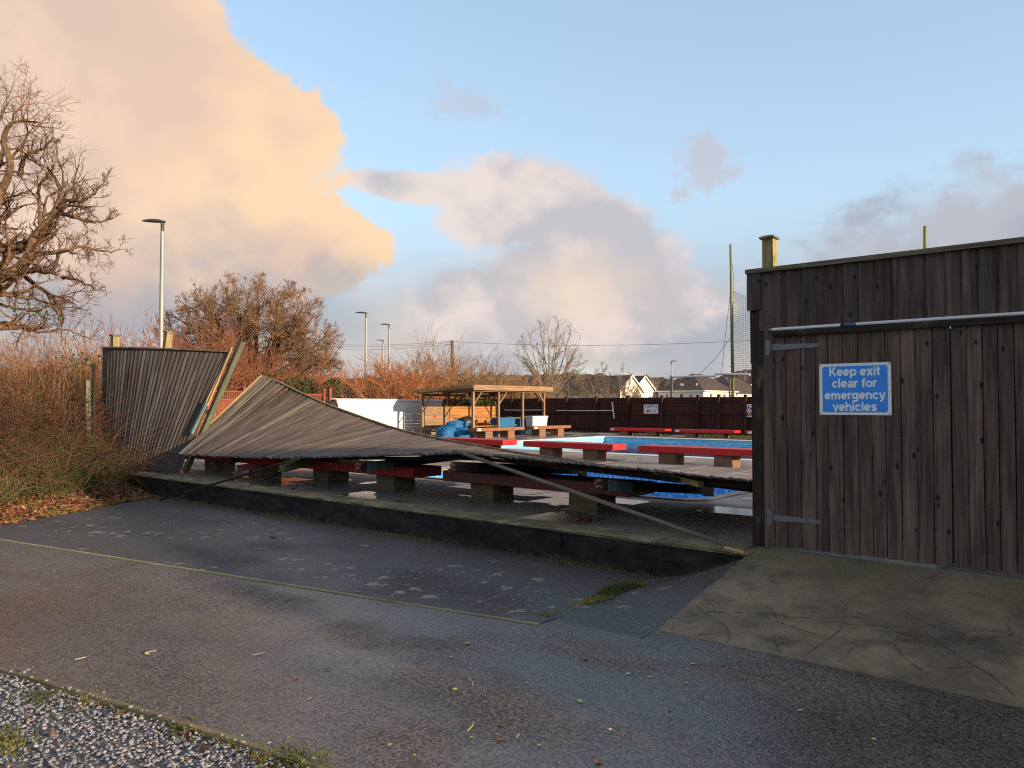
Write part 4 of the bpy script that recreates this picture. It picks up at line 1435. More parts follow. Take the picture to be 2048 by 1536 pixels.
# snapped posts still nailed below, the broken foot towards us
for j, (X, mat, st0) in enumerate(((-13.30, 'dark_wood', .25), (-11.20, 'green_wood', -.02), (-9.20, 'dark_wood', -.05), (-7.15, 'dark_wood', -.12), (-4.98, 'dark_wood', -.02))):
    a, ax, nr = sheet(X, st0, .175)
    b, _, _ = sheet(X, FLEN + .30, .175)
    dr_ = Vector((0, 0, 0))
    a2 = a + Vector((rg.uniform(-.05, .05), 0, rg.uniform(-.10, -.03)))
    plank('post', a2, b, nr, .12, .12, mat, k, seed=j)
    if j in (2, 4):
        MB().beam(a2 + nr * .06 + ax * .10, a2 + nr * .06 + ax * .62, .124, .124, nr).build('painted_stretch', 'teal_wood', k)
    # splintered end
    sp_ = MB()
    for q in range(9):
        ox, oz = rg.uniform(-.05, .05), rg.uniform(-.055, .055)
        c0 = a2 + Vector((ox, 0, 0)) + nr * (oz + .06)
        sp_.beam(c0 + ax * .03, c0 - ax * rg.uniform(.02, .09) + Vector((rg.uniform(-.01, .01), 0, rg.uniform(-.02, .02))), rg.uniform(.012, .03), rg.uniform(.012, .03))
    sp_.build('splintered_end', 'fresh_wood' if j == 1 else 'plank_seat', k)
    MB().beam(b + nr * .06, b + nr * .06 + ax * .03, .17, .17, nr).build('post_cap', 'cap_wood', k)
# broken rail stubs poking out
plank('rail_stub', (-4.55, 7.85, .905), (-3.78, 7.50, .845), (0, 0, 1), .075, .06, 'post_wood', k, seed=3)
plank('rail_stub', (-6.4, 7.9, .92), (-5.85, 7.8, .905), (0, 0, 1), .08, .07, 'post_wood', k, seed=2)
plank('split_edge', sheet(-14.80, .9, -.012)[0], sheet(-14.80, 2.5, -.012)[0], sheet(-14.8, 0)[2], .03, .03, 'fresh_wood', k, seed=4)

# loose pieces
k = thing('loose_cap_rail', 'long loose grey capping rail slanting from the fallen fence down to the gate', 'plank', (-2.98, 6.70, .36))
pa, pb = Vector((-7.15, 7.24, 1.105)), Vector((-2.97, 6.70, .385))
plank('board', pa, pb, (0, -.22, 1), .062, .016, 'loose_wood', k, seed=2)
plank('split_end', pb + Vector((-.16, -.035, .010)), pb + Vector((.03, -.035, -.012)), (0, -.35, 1), .04, .016, 'fresh_wood', k, seed=3)
o = thing('loose_batten', 'thin dark batten propped from the leaf litter up to the fallen fence', 'plank', (-14, 6.3, 0))
plank('board', on_z(322, 1001, .02), on_y(600, 919, 7.12), (0, -.3, 1), .045, .035, 'dark_wood', o, seed=2)
o = thing('fallen_post', 'pink painted broken post lying on the terrace under the fallen fence', 'post', (-13.1, 8.2, DECK))
plank('shaft', (-13.32, 7.75, DECK + .10), (-12.6, 9.3, DECK + .34), (0, 0, 1), .12, .12, 'pink_wood', o, seed=1)
sp_ = MB()
for q in range(8):
    c0 = Vector((-13.32 + rg.uniform(-.05, .05), 7.75, DECK + .04 + rg.uniform(-.05, .05)))
    sp_.beam(c0 + Vector((.01, .03, .0)), c0 + Vector((-.03, -rg.uniform(.02, .08), 0)), .02, .025)
sp_.build('splintered_end', 'fresh_wood', o)

# ================================================================== BENCHES
def bench(x0, y0, length, depth, label, seat_mat, h=.40, th=.15, along='x', bricks=True, brick_mat='brick', group=None, tagplate=False, zb=DECK, pier_in=.5):
    k = thing('bench', label, 'bench', (x0 + (length / 2 if along == 'x' else 0), y0, zb), group)
    def T(u, v, z):
        return (x0 + u, y0 + v, z) if along == 'x' else (x0 - v, y0 + u, z)
    def bx(mb, u0, u1, v0, v1, z0, z1):
        a, b = T(u0, v0, z0), T(u1, v1, z1)
        mb.box(min(a[0], b[0]), max(a[0], b[0]), min(a[1], b[1]), max(a[1], b[1]), z0, z1)
        return mb
    bx(MB(), 0, length, 0, depth, zb + h - th, zb + h).build('seat', seat_mat, k, bevel=.012)
    pw, pd = .44, min(.44, depth - .06)
    for u in (pier_in, length - pier_in - pw):
        v = .06
        if bricks:
            pier = bx(MB(), u + .008, u + pw - .008, v + .008, v + pd - .008, zb - .03, zb + h - th).build('pier', 'mortar', k)
            ch = (h - th) / 3
            for c_ in range(3):
                cuts = [0, .5, 1] if c_ % 2 == 0 else [0, .25, .75, 1]
                for a, b in zip(cuts[:-1], cuts[1:]):
                    for r0_, r1_ in ((0, .5), (.5, 1)):
                        j = rg.uniform(-.003, .003)
                        bx(MB(), u + a * pw + .005 + j, u + b * pw - .005 + j, v + r0_ * pd + .005 + j, v + r1_ * pd - .005 + j, zb + c_ * ch + .005, zb + (c_ + 1) * ch - .004).build('brick', brick_mat, pier)
        else:
            bx(MB(), u, u + pw, v, v + pd, zb - .03, zb + h - th).build('pier', 'pier_far', k)
    if tagplate:
        bx(MB(), .10, .26, -.006, .004, zb + h - th + .02, zb + h - .02).build('tag_plate', 'sign_white', k)
    return k
gr = 'slab benches on brick piers round the pools'
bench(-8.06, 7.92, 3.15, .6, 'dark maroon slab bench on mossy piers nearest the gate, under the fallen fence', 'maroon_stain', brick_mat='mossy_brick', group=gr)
bench(-11.80, 7.92, 3.12, .6, 'red slab bench on brick piers under the middle of the fallen fence', 'shaded_red', brick_mat='mossy_brick', group=gr)
bench(-15.50, 7.92, 3.10, .6, 'red slab bench on brick piers under the raised end of the fallen fence', 'shaded_red', brick_mat='mossy_brick', group=gr)
bench(-16.62, 15.85, 2.82, .6, 'red slab bench before the pool, partly hidden by the fallen fence', 'red_paint', group=gr)
bench(-13.10, 15.85, 2.82, .6, 'bright red slab bench before the pool, middle of its row of three', 'red_paint', group=gr)
bench(-9.58, 15.85, 2.82, .6, 'red slab bench before the pool that runs behind the gate post', 'red_paint', group=gr)
bench(-19.4, 29.6, 2.85, .55, 'red slab bench by the far brown fence, below the depth sign', 'red_paint', h=.33, th=.13, bricks=False, group=gr, tagplate=True)
bench(-16.15, 29.6, 2.75, .55, 'red slab bench by the far brown fence, between the depth and no diving signs', 'red_paint', h=.33, th=.13, bricks=False, group=gr, tagplate=True)
bench(-12.95, 29.6, 2.75, .55, 'red slab bench by the far fence, mostly hidden behind the gate post', 'red_paint', h=.33, th=.13, bricks=False, group=gr, tagplate=True)
bench(-21.3, 22.85, 3.05, .5, 'bare brown plank bench on piers in front of the wooden shelter', 'plank_seat', h=.42, th=.13, along='y', bricks=False, group=gr, tagplate=True, pier_in=.6)
bench(-21.3, 26.5, 2.8, .5, 'bare brown plank bench past the shelter, against the far brown fence', 'plank_seat', h=.42, th=.13, along='y', bricks=False, group=gr, tagplate=True)

# ================================================================== SHELTER
k = thing('open_shelter', 'open timber shelter with flat sloping roof beside the pool', 'shelter', (-23.9, 26.1, DECK))
sx0, sx1, sy0, sy1 = -25.4, -22.3, 23.7, 28.5
zf, zbk = 2.29, 2.12
for y in (sy0, 25.3, 26.95, sy1):
    plank('post', (sx1, y + .05, DECK), (sx1, y + .05, zf), OUT, .10, .10, 'shelter_wood', k, seed=1)
for y in (sy0, 25.3, 26.95, sy1):
    plank('post', (sx0, y + .05, DECK), (sx0, y + .05, zbk), OUT, .10, .10, 'shelter_wood', k, seed=2)
plank('beam', (sx1, sy0 - .05, zf + .05), (sx1, sy1 + .1, zf + .05), (1, 0, 0), .1, .1, 'shelter_wood', k)
plank('beam', (sx0, sy0 - .05, zbk + .05), (sx0, sy1 + .1, zbk + .05), (1, 0, 0), .1, .1, 'shelter_wood', k)
for y in (sy0 + .0, 25.3, 26.95, sy1):
    plank('rafter', (sx0 - .3, y + .03, zbk + .14), (sx1 + .2, y + .03, zf + .15), OUT, .1, .06, 'shelter_wood', k)
rf = MB()
xa, xb, ya, yb = sx0 - .38, sx1 + .24, sy0 - .25, sy1 + .35
za, zb_ = zbk + .185, zf + .205
rf.add([(xa, ya, za), (xb, ya, zb_), (xb, yb, zb_), (xa, yb, za), (xa, ya, za + .05), (xb, ya, zb_ + .05), (xb, yb, zb_ + .05), (xa, yb, za + .05)],
       [(0, 3, 2, 1), (4, 5, 6, 7), (0, 1, 5, 4), (1, 2, 6, 5), (2, 3, 7, 6), (3, 0, 4, 7)])
roof = rf.build('roof', 'plank_seat', k)
plank('fascia', (xb + .03, ya - .02, zb_ - .04), (xb + .03, yb, zb_ - .04), (1, 0, 0), .22, .025, 'shelter_wood', k, seed=4)
plank('fascia', (xa, ya - .012, za + .0), (xb, ya - .012, zb_ + .0), OUT, .12, .025, 'shelter_wood', k, seed=5)
for y in (sy0 + .05, sy1 + .05):
    plank('brace', (sx0, y, zbk - .55), (sx0 + .62, y, zbk + .06), OUT, .06, .05, 'shelter_wood', k)
    plank('brace', (sx1, y, zf - .55), (sx1 - .62, y, zf + .06), OUT, .06, .05, 'shelter_wood', k)
for y, s_ in ((sy0, 1), (25.3, 1), (sy1, -1)):
    plank('brace', (sx1, y + .05, zf - .5), (sx1, y + .05 + .5 * s_, zf + .03), (1, 0, 0), .05, .05, 'shelter_wood', k)
    plank('brace', (sx0, y + .05, zbk - .5), (sx0, y + .05 + .5 * s_, zbk + .03), (1, 0, 0), .05, .05, 'shelter_wood', k)
z = DECK + .03
i = 0
while z < DECK + 1.2:
    plank('board', (sx0 + .06, sy0 + .08, z + .07), (sx0 + .06, 25.24, z + .07), (1, 0, 0), .138, .022, 'shelter_wood', k, seed=i)
    plank('board', (sx0 + .06, 25.34, z + .07), (sx0 + .06, sy1, z + .07), (1, 0, 0), .138, .022, 'larch_boards', k, seed=i + 3)
    z += .145
    i += 1
# small red and white notice
k = thing('notice', 'small white and red notice on the shelter boards', 'notice', (-25.3, 24.4, 1.45))
MB().box(-25.335, -25.325, 24.28, 24.50, 1.15, 1.56).build('plate', 'sign_white', k)
MB().box(-25.324, -25.320, 24.29, 24.49, 1.16, 1.27).build('red_panel', 'sign_red', k)
MB().box(-25.324, -25.320, 24.29, 24.49, 1.295, 1.39).build('red_panel', 'sign_red', k)

def picnic(cx, cy, label):
    k = thing('picnic_table', label, 'table', (cx, cy, DECK), 'picnic tables in the shelter')
    for i in range(5):
        plank('top_board', (cx - .34 + i * .17, cy - .8, DECK + .745), (cx - .34 + i * .17, cy + .8, DECK + .745), (0, 0, 1), .16, .035, 'larch_boards', k, seed=i)
    for s in (-1, 1):
        plank('seat', (cx + s * .68, cy - .8, DECK + .44), (cx + s * .68, cy + .8, DECK + .44), (0, 0, 1), .26, .035, 'larch_boards', k, seed=6)
    for y in (cy - .55, cy + .55):
        for s in (-1, 1):
            plank('leg', (cx + s * .62, y, DECK), (cx + s * .24, y, DECK + .70), OUT, .09, .045, 'larch_boards', k, seed=7)
        plank('crossbar', (cx - .78, y + .05, DECK + .39), (cx + .78, y + .05, DECK + .39), OUT, .09, .045, 'larch_boards', k, seed=8)
picnic(-23.3, 24.75, 'wooden picnic table in the shelter behind the blue covers')
picnic(-23.6, 27.4, 'wooden picnic table in the shelter among the blue tubs')

def lump(name, c, rx, ry, rz, mat, label, cat, seed, folds=.16, group=None):
    r_ = np.random.RandomState(seed)
    nu, nv = 40, 22
    V = []
    ph = r_.uniform(0, 6.3, 12)
    waves = [(am, *(unit(r_.normal(0, 1, 3)) * fq), r_.uniform(0, 6.3)) for am, fq in ((.7, 1.6), (.6, 2.2), (.45, 3.6), (.35, 5.0), (.22, 8.0), (.16, 11.0))]
    for j in range(nv + 1):
        th_ = math.pi * j / nv
        for i in range(nu):
            a = 2 * math.pi * i / nu
            ux, uy, uz = math.sin(th_) * math.cos(a), math.sin(th_) * math.sin(a), math.cos(th_)
            f = 1 + folds * sum(am * (1 - 2 * abs(math.sin(kx * ux + ky * uy + kz * uz + p0))) for am, kx, ky, kz, p0 in waves)
            x_ = math.copysign(abs(math.sin(th_)) ** .7, 1) * math.cos(a) * rx * f
            y_ = abs(math.sin(th_)) ** .7 * math.sin(a) * ry * f
            z_ = math.copysign(abs(math.cos(th_)) ** .8, math.cos(th_)) * rz * (1 + folds * .6 * math.sin(2 * a + ph[3]))
            V.append((c[0] + x_, c[1] + y_, max(c[2] + z_, DECK + .002 + .003 * math.sin(a))))
    Fs = []
    for j in range(nv):
        for i in range(nu):
            a, b = j * nu + i, j * nu + (i + 1) % nu
            Fs.append((a, a + nu, b + nu, b))
    o = MB().add(V, Fs).build(name, mat, origin=(c[0], c[1], DECK), smooth=True)
    return tag(o, label, cat, group)
lump('blue_cover', (-22.75, 22.60, DECK + .20), .46, .52, .30, 'blue_tarp', 'rounded blue tarpaulin bundle on the ground before the shelter boards', 'cover', 1)
lump('blue_cover', (-22.45, 23.25, DECK + .16), .36, .58, .26, 'blue_tarp', 'blue tarpaulin draped over a seat against the shelter post', 'cover', 2)
lump('blue_cover', (-23.05, 23.55, DECK + .46), .36, .55, .26, 'blue_tarp', 'crumpled blue tarpaulin heaped on the picnic table', 'cover', 3)
lump('black_bag', (-22.95, 24.05, DECK + .60), .28, .42, .26, 'dark_bag', 'dark plastic bag heaped beside the blue tarpaulin', 'bag', 4, .16)
def tub(name, x0, x1, y0, y1, z0, z1, mat, label, cat):
    mb = MB()
    t_ = .03
    mb.add([(x0 + t_, y0 + t_, z0), (x1 - t_, y0 + t_, z0), (x1 - t_, y1 - t_, z0), (x0 + t_, y1 - t_, z0), (x0, y0, z1 - .06), (x1, y0, z1 - .06), (x1, y1, z1 - .06), (x0, y1, z1 - .06)],
           [(3, 2, 1, 0), (0, 1, 5, 4), (1, 2, 6, 5), (2, 3, 7, 6), (3, 0, 4, 7), (4, 5, 6, 7)])
    k = thing(name, label, cat, ((x0 + x1) / 2, (y0 + y1) / 2, z0))
    mb.build('body', mat, k, bevel=.015)
    MB().box(x0 - .02, x1 + .02, y0 - .02, y1 + .02, z1 - .065, z1).build('lid', mat, k, bevel=.015)
tub('storage_tub', -23.0, -22.55, 25.55, 26.75, DECK, DECK + .80, 'blue_plastic', 'dark blue storage tub standing in the shelter', 'tub')
tub('storage_tub', -23.0, -22.6, 27.15, 27.6, DECK, DECK + .72, 'blue_tarp', 'small bright blue tub beside the striped cloth in the shelter', 'tub')
tub('white_box', -22.55, -22.1, 27.45, 28.55, DECK + .40, DECK + .86, 'white_plastic', 'white chest box at the far end of the shelter', 'box')
tub('white_box', -22.55, -22.1, 27.55, 28.2, DECK, DECK + .34, 'white_plastic', 'white box on the ground under the white chest', 'box')
mb = MB()
for i in range(15):
    t = i / 14
    mb.v += [(-22.95 + .05 * math.sin(9 * t), 26.8 + .34 * t, DECK + .02), (-22.95 + .03 * math.sin(9 * t + 1), 26.8 + .34 * t, DECK + .80), (-23.2 + .03 * math.sin(7 * t), 26.8 + .34 * t, DECK + .82), (-23.25 + .04 * math.sin(9 * t), 26.8 + .34 * t, DECK + .02)]
for i in range(14):
    for j in range(4):
        a, b = 4 * i + j, 4 * i + (j + 1) % 4
        mb.f.append((a, a + 4, b + 4, b))
mb.f += [(0, 1, 2, 3), (59, 58, 57, 56)]
tag(mb.build('striped_cloth', 'striped_cloth', origin=(-23.1, 26.95, DECK)), 'red white and blue striped cloth hanging over a tub in the shelter', 'cloth')

# ================================================================== FAR BROWN FENCE
FFY = 32.3
FFH = 1.72
k = thing('brown_fence', 'long dark brown closeboard fence along the far side of the pool', 'fence', (-14, FFY, DECK))
fx = [-34.85, -33.0, -31.15, -29.3, -27.45, -25.6, -23.75, -21.9, -20.05, -18.2, -16.35, -15.35, -14.1, -12.3, -10.5, -8.7, -6.9]
for x in fx:
    plank('post', (x, FFY, DECK), (x, FFY, DECK + FFH + .10), OUT, .11, .11, 'far_fence_wood', k, seed=1)
for a, b in zip(fx[:-1], fx[1:]):
    mb = MB()
    x = a + .03
    while x < b - .05:
        w = .098
        j = rg.uniform(-.003, .003)
        mb.add([(x, FFY + .02 + j, DECK + .05), (x + w, FFY + .032 + j, DECK + .05), (x + w, FFY + .032 + j, DECK + FFH), (x, FFY + .02 + j, DECK + FFH), (x, FFY + .045, DECK + .05), (x + w, FFY + .045, DECK + .05), (x + w, FFY + .045, DECK + FFH), (x, FFY + .045, DECK + FFH)],
               [(0, 1, 2, 3), (5, 4, 7, 6), (0, 3, 7, 4), (1, 5, 6, 2), (3, 2, 6, 7), (0, 4, 5, 1)])
        x += w + .002
    mb.build('board_panel', 'far_fence_wood', k)
    for z in (.25, .95, 1.52):
        plank('rail', (a + .03, FFY + .018, DECK + z), (b - .03, FFY + .018, DECK + z), OUT, .085, .035, 'far_fence_wood', k, seed=3)
    plank('gravel_board', (a + .03, FFY + .012, DECK + .09), (b - .03, FFY + .012, DECK + .09), OUT, .17, .03, 'far_fence_wood', k, seed=4)

# signs and brushes on it
k = thing('depth_sign', 'white sign reading DEPTH 1M 3\'3" on the far brown fence', 'sign', (-17.2, FFY - .08, 1.3))
pa, pb = on_y(1288, 827, FFY - .06), on_y(1316.5, 809, FFY - .06)
MB().box(pa.x, pb.x, FFY - .075, FFY - .06, pa.z, pb.z).build('plate', 'sign_white', k)
cxs, czs, hs, wsg = (pa.x + pb.x) / 2, (pa.z + pb.z) / 2, pb.z - pa.z, pb.x - pa.x
text_mesh('lettering', 'DEPTH', hs * .50, 'sign_black', k, (cxs, FFY - .078, czs + hs * .23), (R(90), 0, 0), bold=.001)
text_mesh('lettering', '1M', hs * .50, 'sign_black', k, (cxs - wsg * .26, FFY - .078, czs - hs * .23), (R(90), 0, 0), bold=.0005)
text_mesh('lettering', '|', hs * .46, 'sign_black', k, (cxs - wsg * .01, FFY - .078, czs - hs * .20), (R(90), 0, 0))
text_mesh('lettering', "3'3\"", hs * .50, 'sign_black', k, (cxs + wsg * .25, FFY - .078, czs - hs * .23), (R(90), 0, 0), bold=.0005)
k = thing('no_diving_sign', 'white no diving sign with black ring and maroon panel on far fence', 'sign', (-12.9, FFY - .08, 1.3))
pa, pb = on_y(1491, 834, FFY - .06), on_y(1508.5, 808, FFY - .06)
MB().box(pa.x, pb.x, FFY - .075, FFY - .06, pa.z, pb.z).build('plate', 'sign_white', k)
cxs, w_, h_ = (pa.x + pb.x) / 2, pb.x - pa.x, pb.z - pa.z
cz_ = pb.z - h_ * .31
rr = w_ * .37
ring = MB()
n = 28
ring.add([(cxs + (rr if q == 0 else rr * .84) * math.cos(2 * math.pi * i / n), FFY - .079, cz_ + (rr if q == 0 else rr * .84) * math.sin(2 * math.pi * i / n)) for q in (0, 1) for i in range(n)],
         [(i, (i + 1) % n, n + (i + 1) % n, n + i) for i in range(n)])
ring.build('ring', 'sign_black', k)
MB().beam((cxs - rr * .68, FFY - .0795, cz_ + rr * .68), (cxs + rr * .68, FFY - .0795, cz_ - rr * .68), rr * .14, .003, (0, 1, 0)).build('slash', 'sign_black', k)
mb = MB()
mb.beam((cxs - rr * .55, FFY - .081, cz_ + rr * .15), (cxs + rr * .35, FFY - .081, cz_ + rr * .05), rr * .16, .003, (0, 1, 0))
mb.beam((cxs - rr * .45, FFY - .0805, cz_ - rr * .3), (cxs - rr * .1, FFY - .0805, cz_ + rr * .1), rr * .12, .003, (0, 1, 0))
mb.beam((cxs + rr * .30, FFY - .0805, cz_ + rr * .05), (cxs + rr * .55, FFY - .0805, cz_ - rr * .35), rr * .30, .003, (0, 1, 0))
mb.build('diver', 'sign_black', k)
MB().box(pa.x + .035, pb.x - .035, FFY - .079, FFY - .0755, pa.z + .04, pa.z + h_ * .36).build('maroon_panel', 'sign_maroon', k)
text_mesh('lettering', 'No', h_ * .13, 'letter_white', k, (cxs, FFY - .081, pa.z + h_ * .265), (R(90), 0, 0), bold=.0005)
text_mesh('lettering', 'Diving', h_ * .13, 'letter_white', k, (cxs, FFY - .081, pa.z + h_ * .165), (R(90), 0, 0), bold=.0005)
def brush(pxa, pxb, y, tee, label):
    k = thing('pool_brush', label, 'brush', tuple(on_y(pxa, y, FFY - .12)), 'long handled poles on the far fence')
    a, b = on_y(pxa, y, FFY - .10), on_y(pxb, y, FFY - .10)
    m = a.lerp(b, .5) + Vector((0, 0, -.015))
    MB().tube([a, m, b], .02, 8).build('pole', 'white_plastic', k)
    if tee:
        c, d = on_y(pxb - 1.5, 804, FFY - .12), on_y(pxb + 2.5, 837, FFY - .12)
        MB().beam(c, d, .05, .05, (0, 1, 0)).build('head', 'white_plastic', k)
    for t in (.2, .75):
        q = a.lerp(b, t)
        MB().beam(q + Vector((0, -.03, -.03)), q + Vector((0, .12, -.03)), .03, .02).build('hook', 'galvanised', k)
brush(1113, 1226, 821, True, 'long white pole with crosswise brush head hung on the far fence')
brush(1009, 1083, 820, False, 'white pole hung on the far fence behind the shelter')

# ---- tall post with net, chain-link behind
k = thing('net_post', 'tall greenish timber pole carrying a ball net beyond the far fence', 'pole', tuple(on_d(1467, 830, 44)))
b_, t_ = on_d(1467, 835, 44), on_d(1461, 489, 44)
b_.z = 0
MB().tube([b_, b_.lerp(t_, .5), t_], [.10, .09, .065], 10).build('shaft', 'pole_wood', k, smooth=True)
for yy in (585, 605, 618, 632, 650, 668, 700, 716, 733):
    q = on_d(1464, yy, 44)
    MB().tube([q + Vector((-.16, 0, 0)), q + Vector((.16, 0, 0))], .014, 5).build('rung', 'galvanised', k)
k2 = thing('ball_net', 'slack green cord net strung beside the tall pole', 'net', tuple(on_d(1480, 790, 44)))
Nn, Mn = 24, 60
a0, a1 = on_d(1467, 583, 44), on_d(1640, 600, 41)
c0_, c1_ = on_d(1467, 745, 44), on_d(1640, 752, 41)
def netp(u, v):
    p_ = a0.lerp(a1, u).lerp(c0_.lerp(c1_, u), v)
    p_.z -= .35 * math.sin(math.pi * min(1, u * 1.6)) * (1 - v) * .8
    return p_
parts = []
for j in range(Nn * 2 + 1):
    u = j / (Nn * 2)
    parts.append(np.array([[tuple(netp(u, v)) for v in np.linspace(0, 1, 9)]]))
for j in range(42):
    v = j / 41
    parts.append(np.array([[tuple(netp(u, v)) for u in np.linspace(0, 1, 9)]]))
A = np.concatenate(parts)
npmesh('mesh_cords', *np_tubes(A, np.full(A.shape[:2], .009), 3), 'net_cord', k2)
for (pts_) in ([(1461, 500), (1468, 560), (1467, 583)], [(1464, 560), (1452, 660), (1443, 745)], [(1464, 672), (1430, 718), (1395, 752)]):
    MB().tube([on_d(x, y, 44) for x, y in pts_], .012, 4).build('guy_line', 'wire_black', k)
k = thing('net_post', 'top of a tall greenish pole showing above the gate cap', 'pole', tuple(on_d(1848, 830, 36)))
b_, t_ = on_d(1849, 835, 36), on_d(1850, 452, 36)
b_.z = 0
MB().tube([b_, b_.lerp(t_, .5), t_], [.09, .085, .07], 10).build('shaft', 'pole_wood', k, smooth=True)

CY = 36.5
k = thing('chain_link_fence', 'galvanised chain-link fence on steel posts behind the brown fence', 'fence', tuple(on_y(1300, 811, CY)))
def cl(px, y): return on_y(px, y, CY)
for px, yt, r_ in ((1137, 770, .035), (1239, 757, .04), (1343, 751, .07), (1459, 748, .05)):
    t_ = cl(px, yt)
    MB().tube([(t_.x, CY, 0), tuple(t_)], r_, 8).build('post', 'galvanised', k)
zt_ = cl(1343, 753).z
x0, x1 = cl(1095, 760).x, cl(1620, 760).x
segs = []
hgt = zt_ - .3
sp = .14
xx = x0 - hgt
while xx < x1:
    for s in (1, -1):
        a = xx if s > 0 else xx + hgt
        q0, q1 = (a, .3), (a + s * hgt, zt_)
        segs.append([(q0[0], CY, q0[1]), ((q0[0] + q1[0]) / 2, CY + .01 * s, (q0[1] + q1[1]) / 2), (q1[0], CY, q1[1])])
    xx += sp
A = np.array(segs)
tag(npmesh('wire_mesh', *np_tubes(A, np.full(A.shape[:2], .005), 3), 'chain_wire', k), kind='stuff')
MB().tube([cl(1343, 754), cl(1432, 752)], .05, 8).build('top_rail', 'white_plastic', k)
MB().tube([cl(1430, 747.5), cl(1500, 749.5)], .06, 8).build('top_rail', 'white_plastic', k)

# ---- white wall and orange fence at the far left of the pool
k = thing('white_wall', 'long white painted block wall at the end of the pool', 'wall', (-26.6, 22.8, DECK))
WX = -26.5
MB().box(WX - .22, WX, 19.6, 26.0, -.02, DECK + 1.52).build('blockwork', 'white_wall', k, bevel=.01)
MB().box(WX - .25, WX + .03, 19.57, 26.03, DECK + 1.52, DECK + 1.63).build('capping', 'white_wall', k, bevel=.01)
for y in np.arange(19.9, 26.1, .95):
    MB().beam((WX - .1, y, DECK + 1.6), (WX - .42, y - .22, DECK + 1.93), .04, .04).build('bracket', 'dark_wood', k)
for q in (0, 1, 2):
    MB().tube([(WX - .18 - .1 * q, 19.7, DECK + 1.7 + .1 * q), (WX - .18 - .1 * q, 26.0, DECK + 1.7 + .1 * q)], .006, 4).build('wire', 'wire_black', k)
k = thing('orange_fence', 'orange brown timber fence panels joining the white wall', 'fence', (-26.6, 17, DECK))
ys_ = [13.8, 15.6, 17.4, 19.2, 19.5]
for y in ys_:
    plank('post', (WX, y, DECK - .3), (WX, y, DECK + 2.05), (1, 0, 0), .1, .1, 'orange_fence_wood', k, seed=1)
for a, b in zip(ys_[:-2], ys_[1:-1]):
    top = DECK + 1.93 - .02 * (a - 10)
    mb = MB()
    y = a + .06
    while y < b - .08:
        mb.box(WX - .04, WX - .02 + rg.uniform(0, .012), y, y + .096, DECK, top - .32)
        y += .1
    mb.build('board_panel', 'orange_fence_wood', k)
    mb = MB()
    y = a + .06
    while y < b - .08:
        mb.box(WX - .035, WX - .015, y, y + .045, top - .30, top - .03)
        y += .085
    mb.build('slat_panel', 'orange_fence_wood', k)
    for z in (top, top - .31, DECK + .9):
        plank('rail', (WX + .012, a + .05, z), (WX + .012, b - .05, z), (1, 0, 0), .06, .04, 'orange_fence_wood', k, seed=2)
# old shed roof bits behind the wall right end: evergreen hedge is added below

# ================================================================== LAMPS, WIRES
def street_lamp(px, ytop, D, hd, label, head=1.0, face=-1):
    t_ = on_d(px, ytop, D)
    k = thing('street_lamp', label, 'street lamp', (t_.x, t_.y, 0), 'street lamps along the road')
    x, y, zt2 = t_.x, t_.y, t_.z
    MB().tube([(x, y, 0), (x, y, 1.2), (x, y, 1.25), (x, y, zt2 - 1.2), (x, y, zt2 - .1), (x, y, zt2)], [.11, .11, .085, .07, .06, .05], 10).build('column', 'lamp_metal', k, smooth=True)
    MB().tube([(x, y, zt2 - .28), (x, y, zt2 + .02)], .065, 8).build('bracket', 'lamp_head', k)
    # head reaching towards image left
    dx = Vector((_r[0], _r[1], 0)) * face
    sd = Vector((-dx.y, dx.x, 0))
    q = Vector((x, y, zt2))
    prof = [(-.10, .05, .05), (.10, .14, .09), (.35, .17, .09), (.62, .12, .05), (.72, .05, .02)]
    V = []
    for a, w, h in prof:
        c = q + dx * a * head + Vector((0, 0, .04 + a * .06))
        V += [c + sd * w * .9, c + sd * w * .5 + Vector((0, 0, h)), c - sd * w * .5 + Vector((0, 0, h)), c - sd * w * .9]
    Fs = []
    for i in range(len(prof) - 1):
        for j in range(4):
            a, b = 4 * i + j, 4 * i + (j + 1) % 4
            Fs.append((a, a + 4, b + 4, b))
    Fs += [(3, 2, 1, 0), tuple(4 * (len(prof) - 1) + j for j in range(4))]
    MB().add([tuple(v) for v in V], Fs).build('lamp_head', 'lamp_head', k)
street_lamp(325, 447, 27, 0, 'tall grey street lamp rising behind the leaning fence beside the big oak')
street_lamp(732, 628, 53, 0, 'grey street lamp right of the round oak, tallest of the distant group')
street_lamp(778, 651, 62, 0, 'grey street lamp standing in the willow scrub, right of the taller one')
street_lamp(766, 682, 84, 0, 'small far street lamp low between the two distant lamps')
street_lamp(1343, 724, 80, 0, 'small street lamp by the big white house', .8, 1)
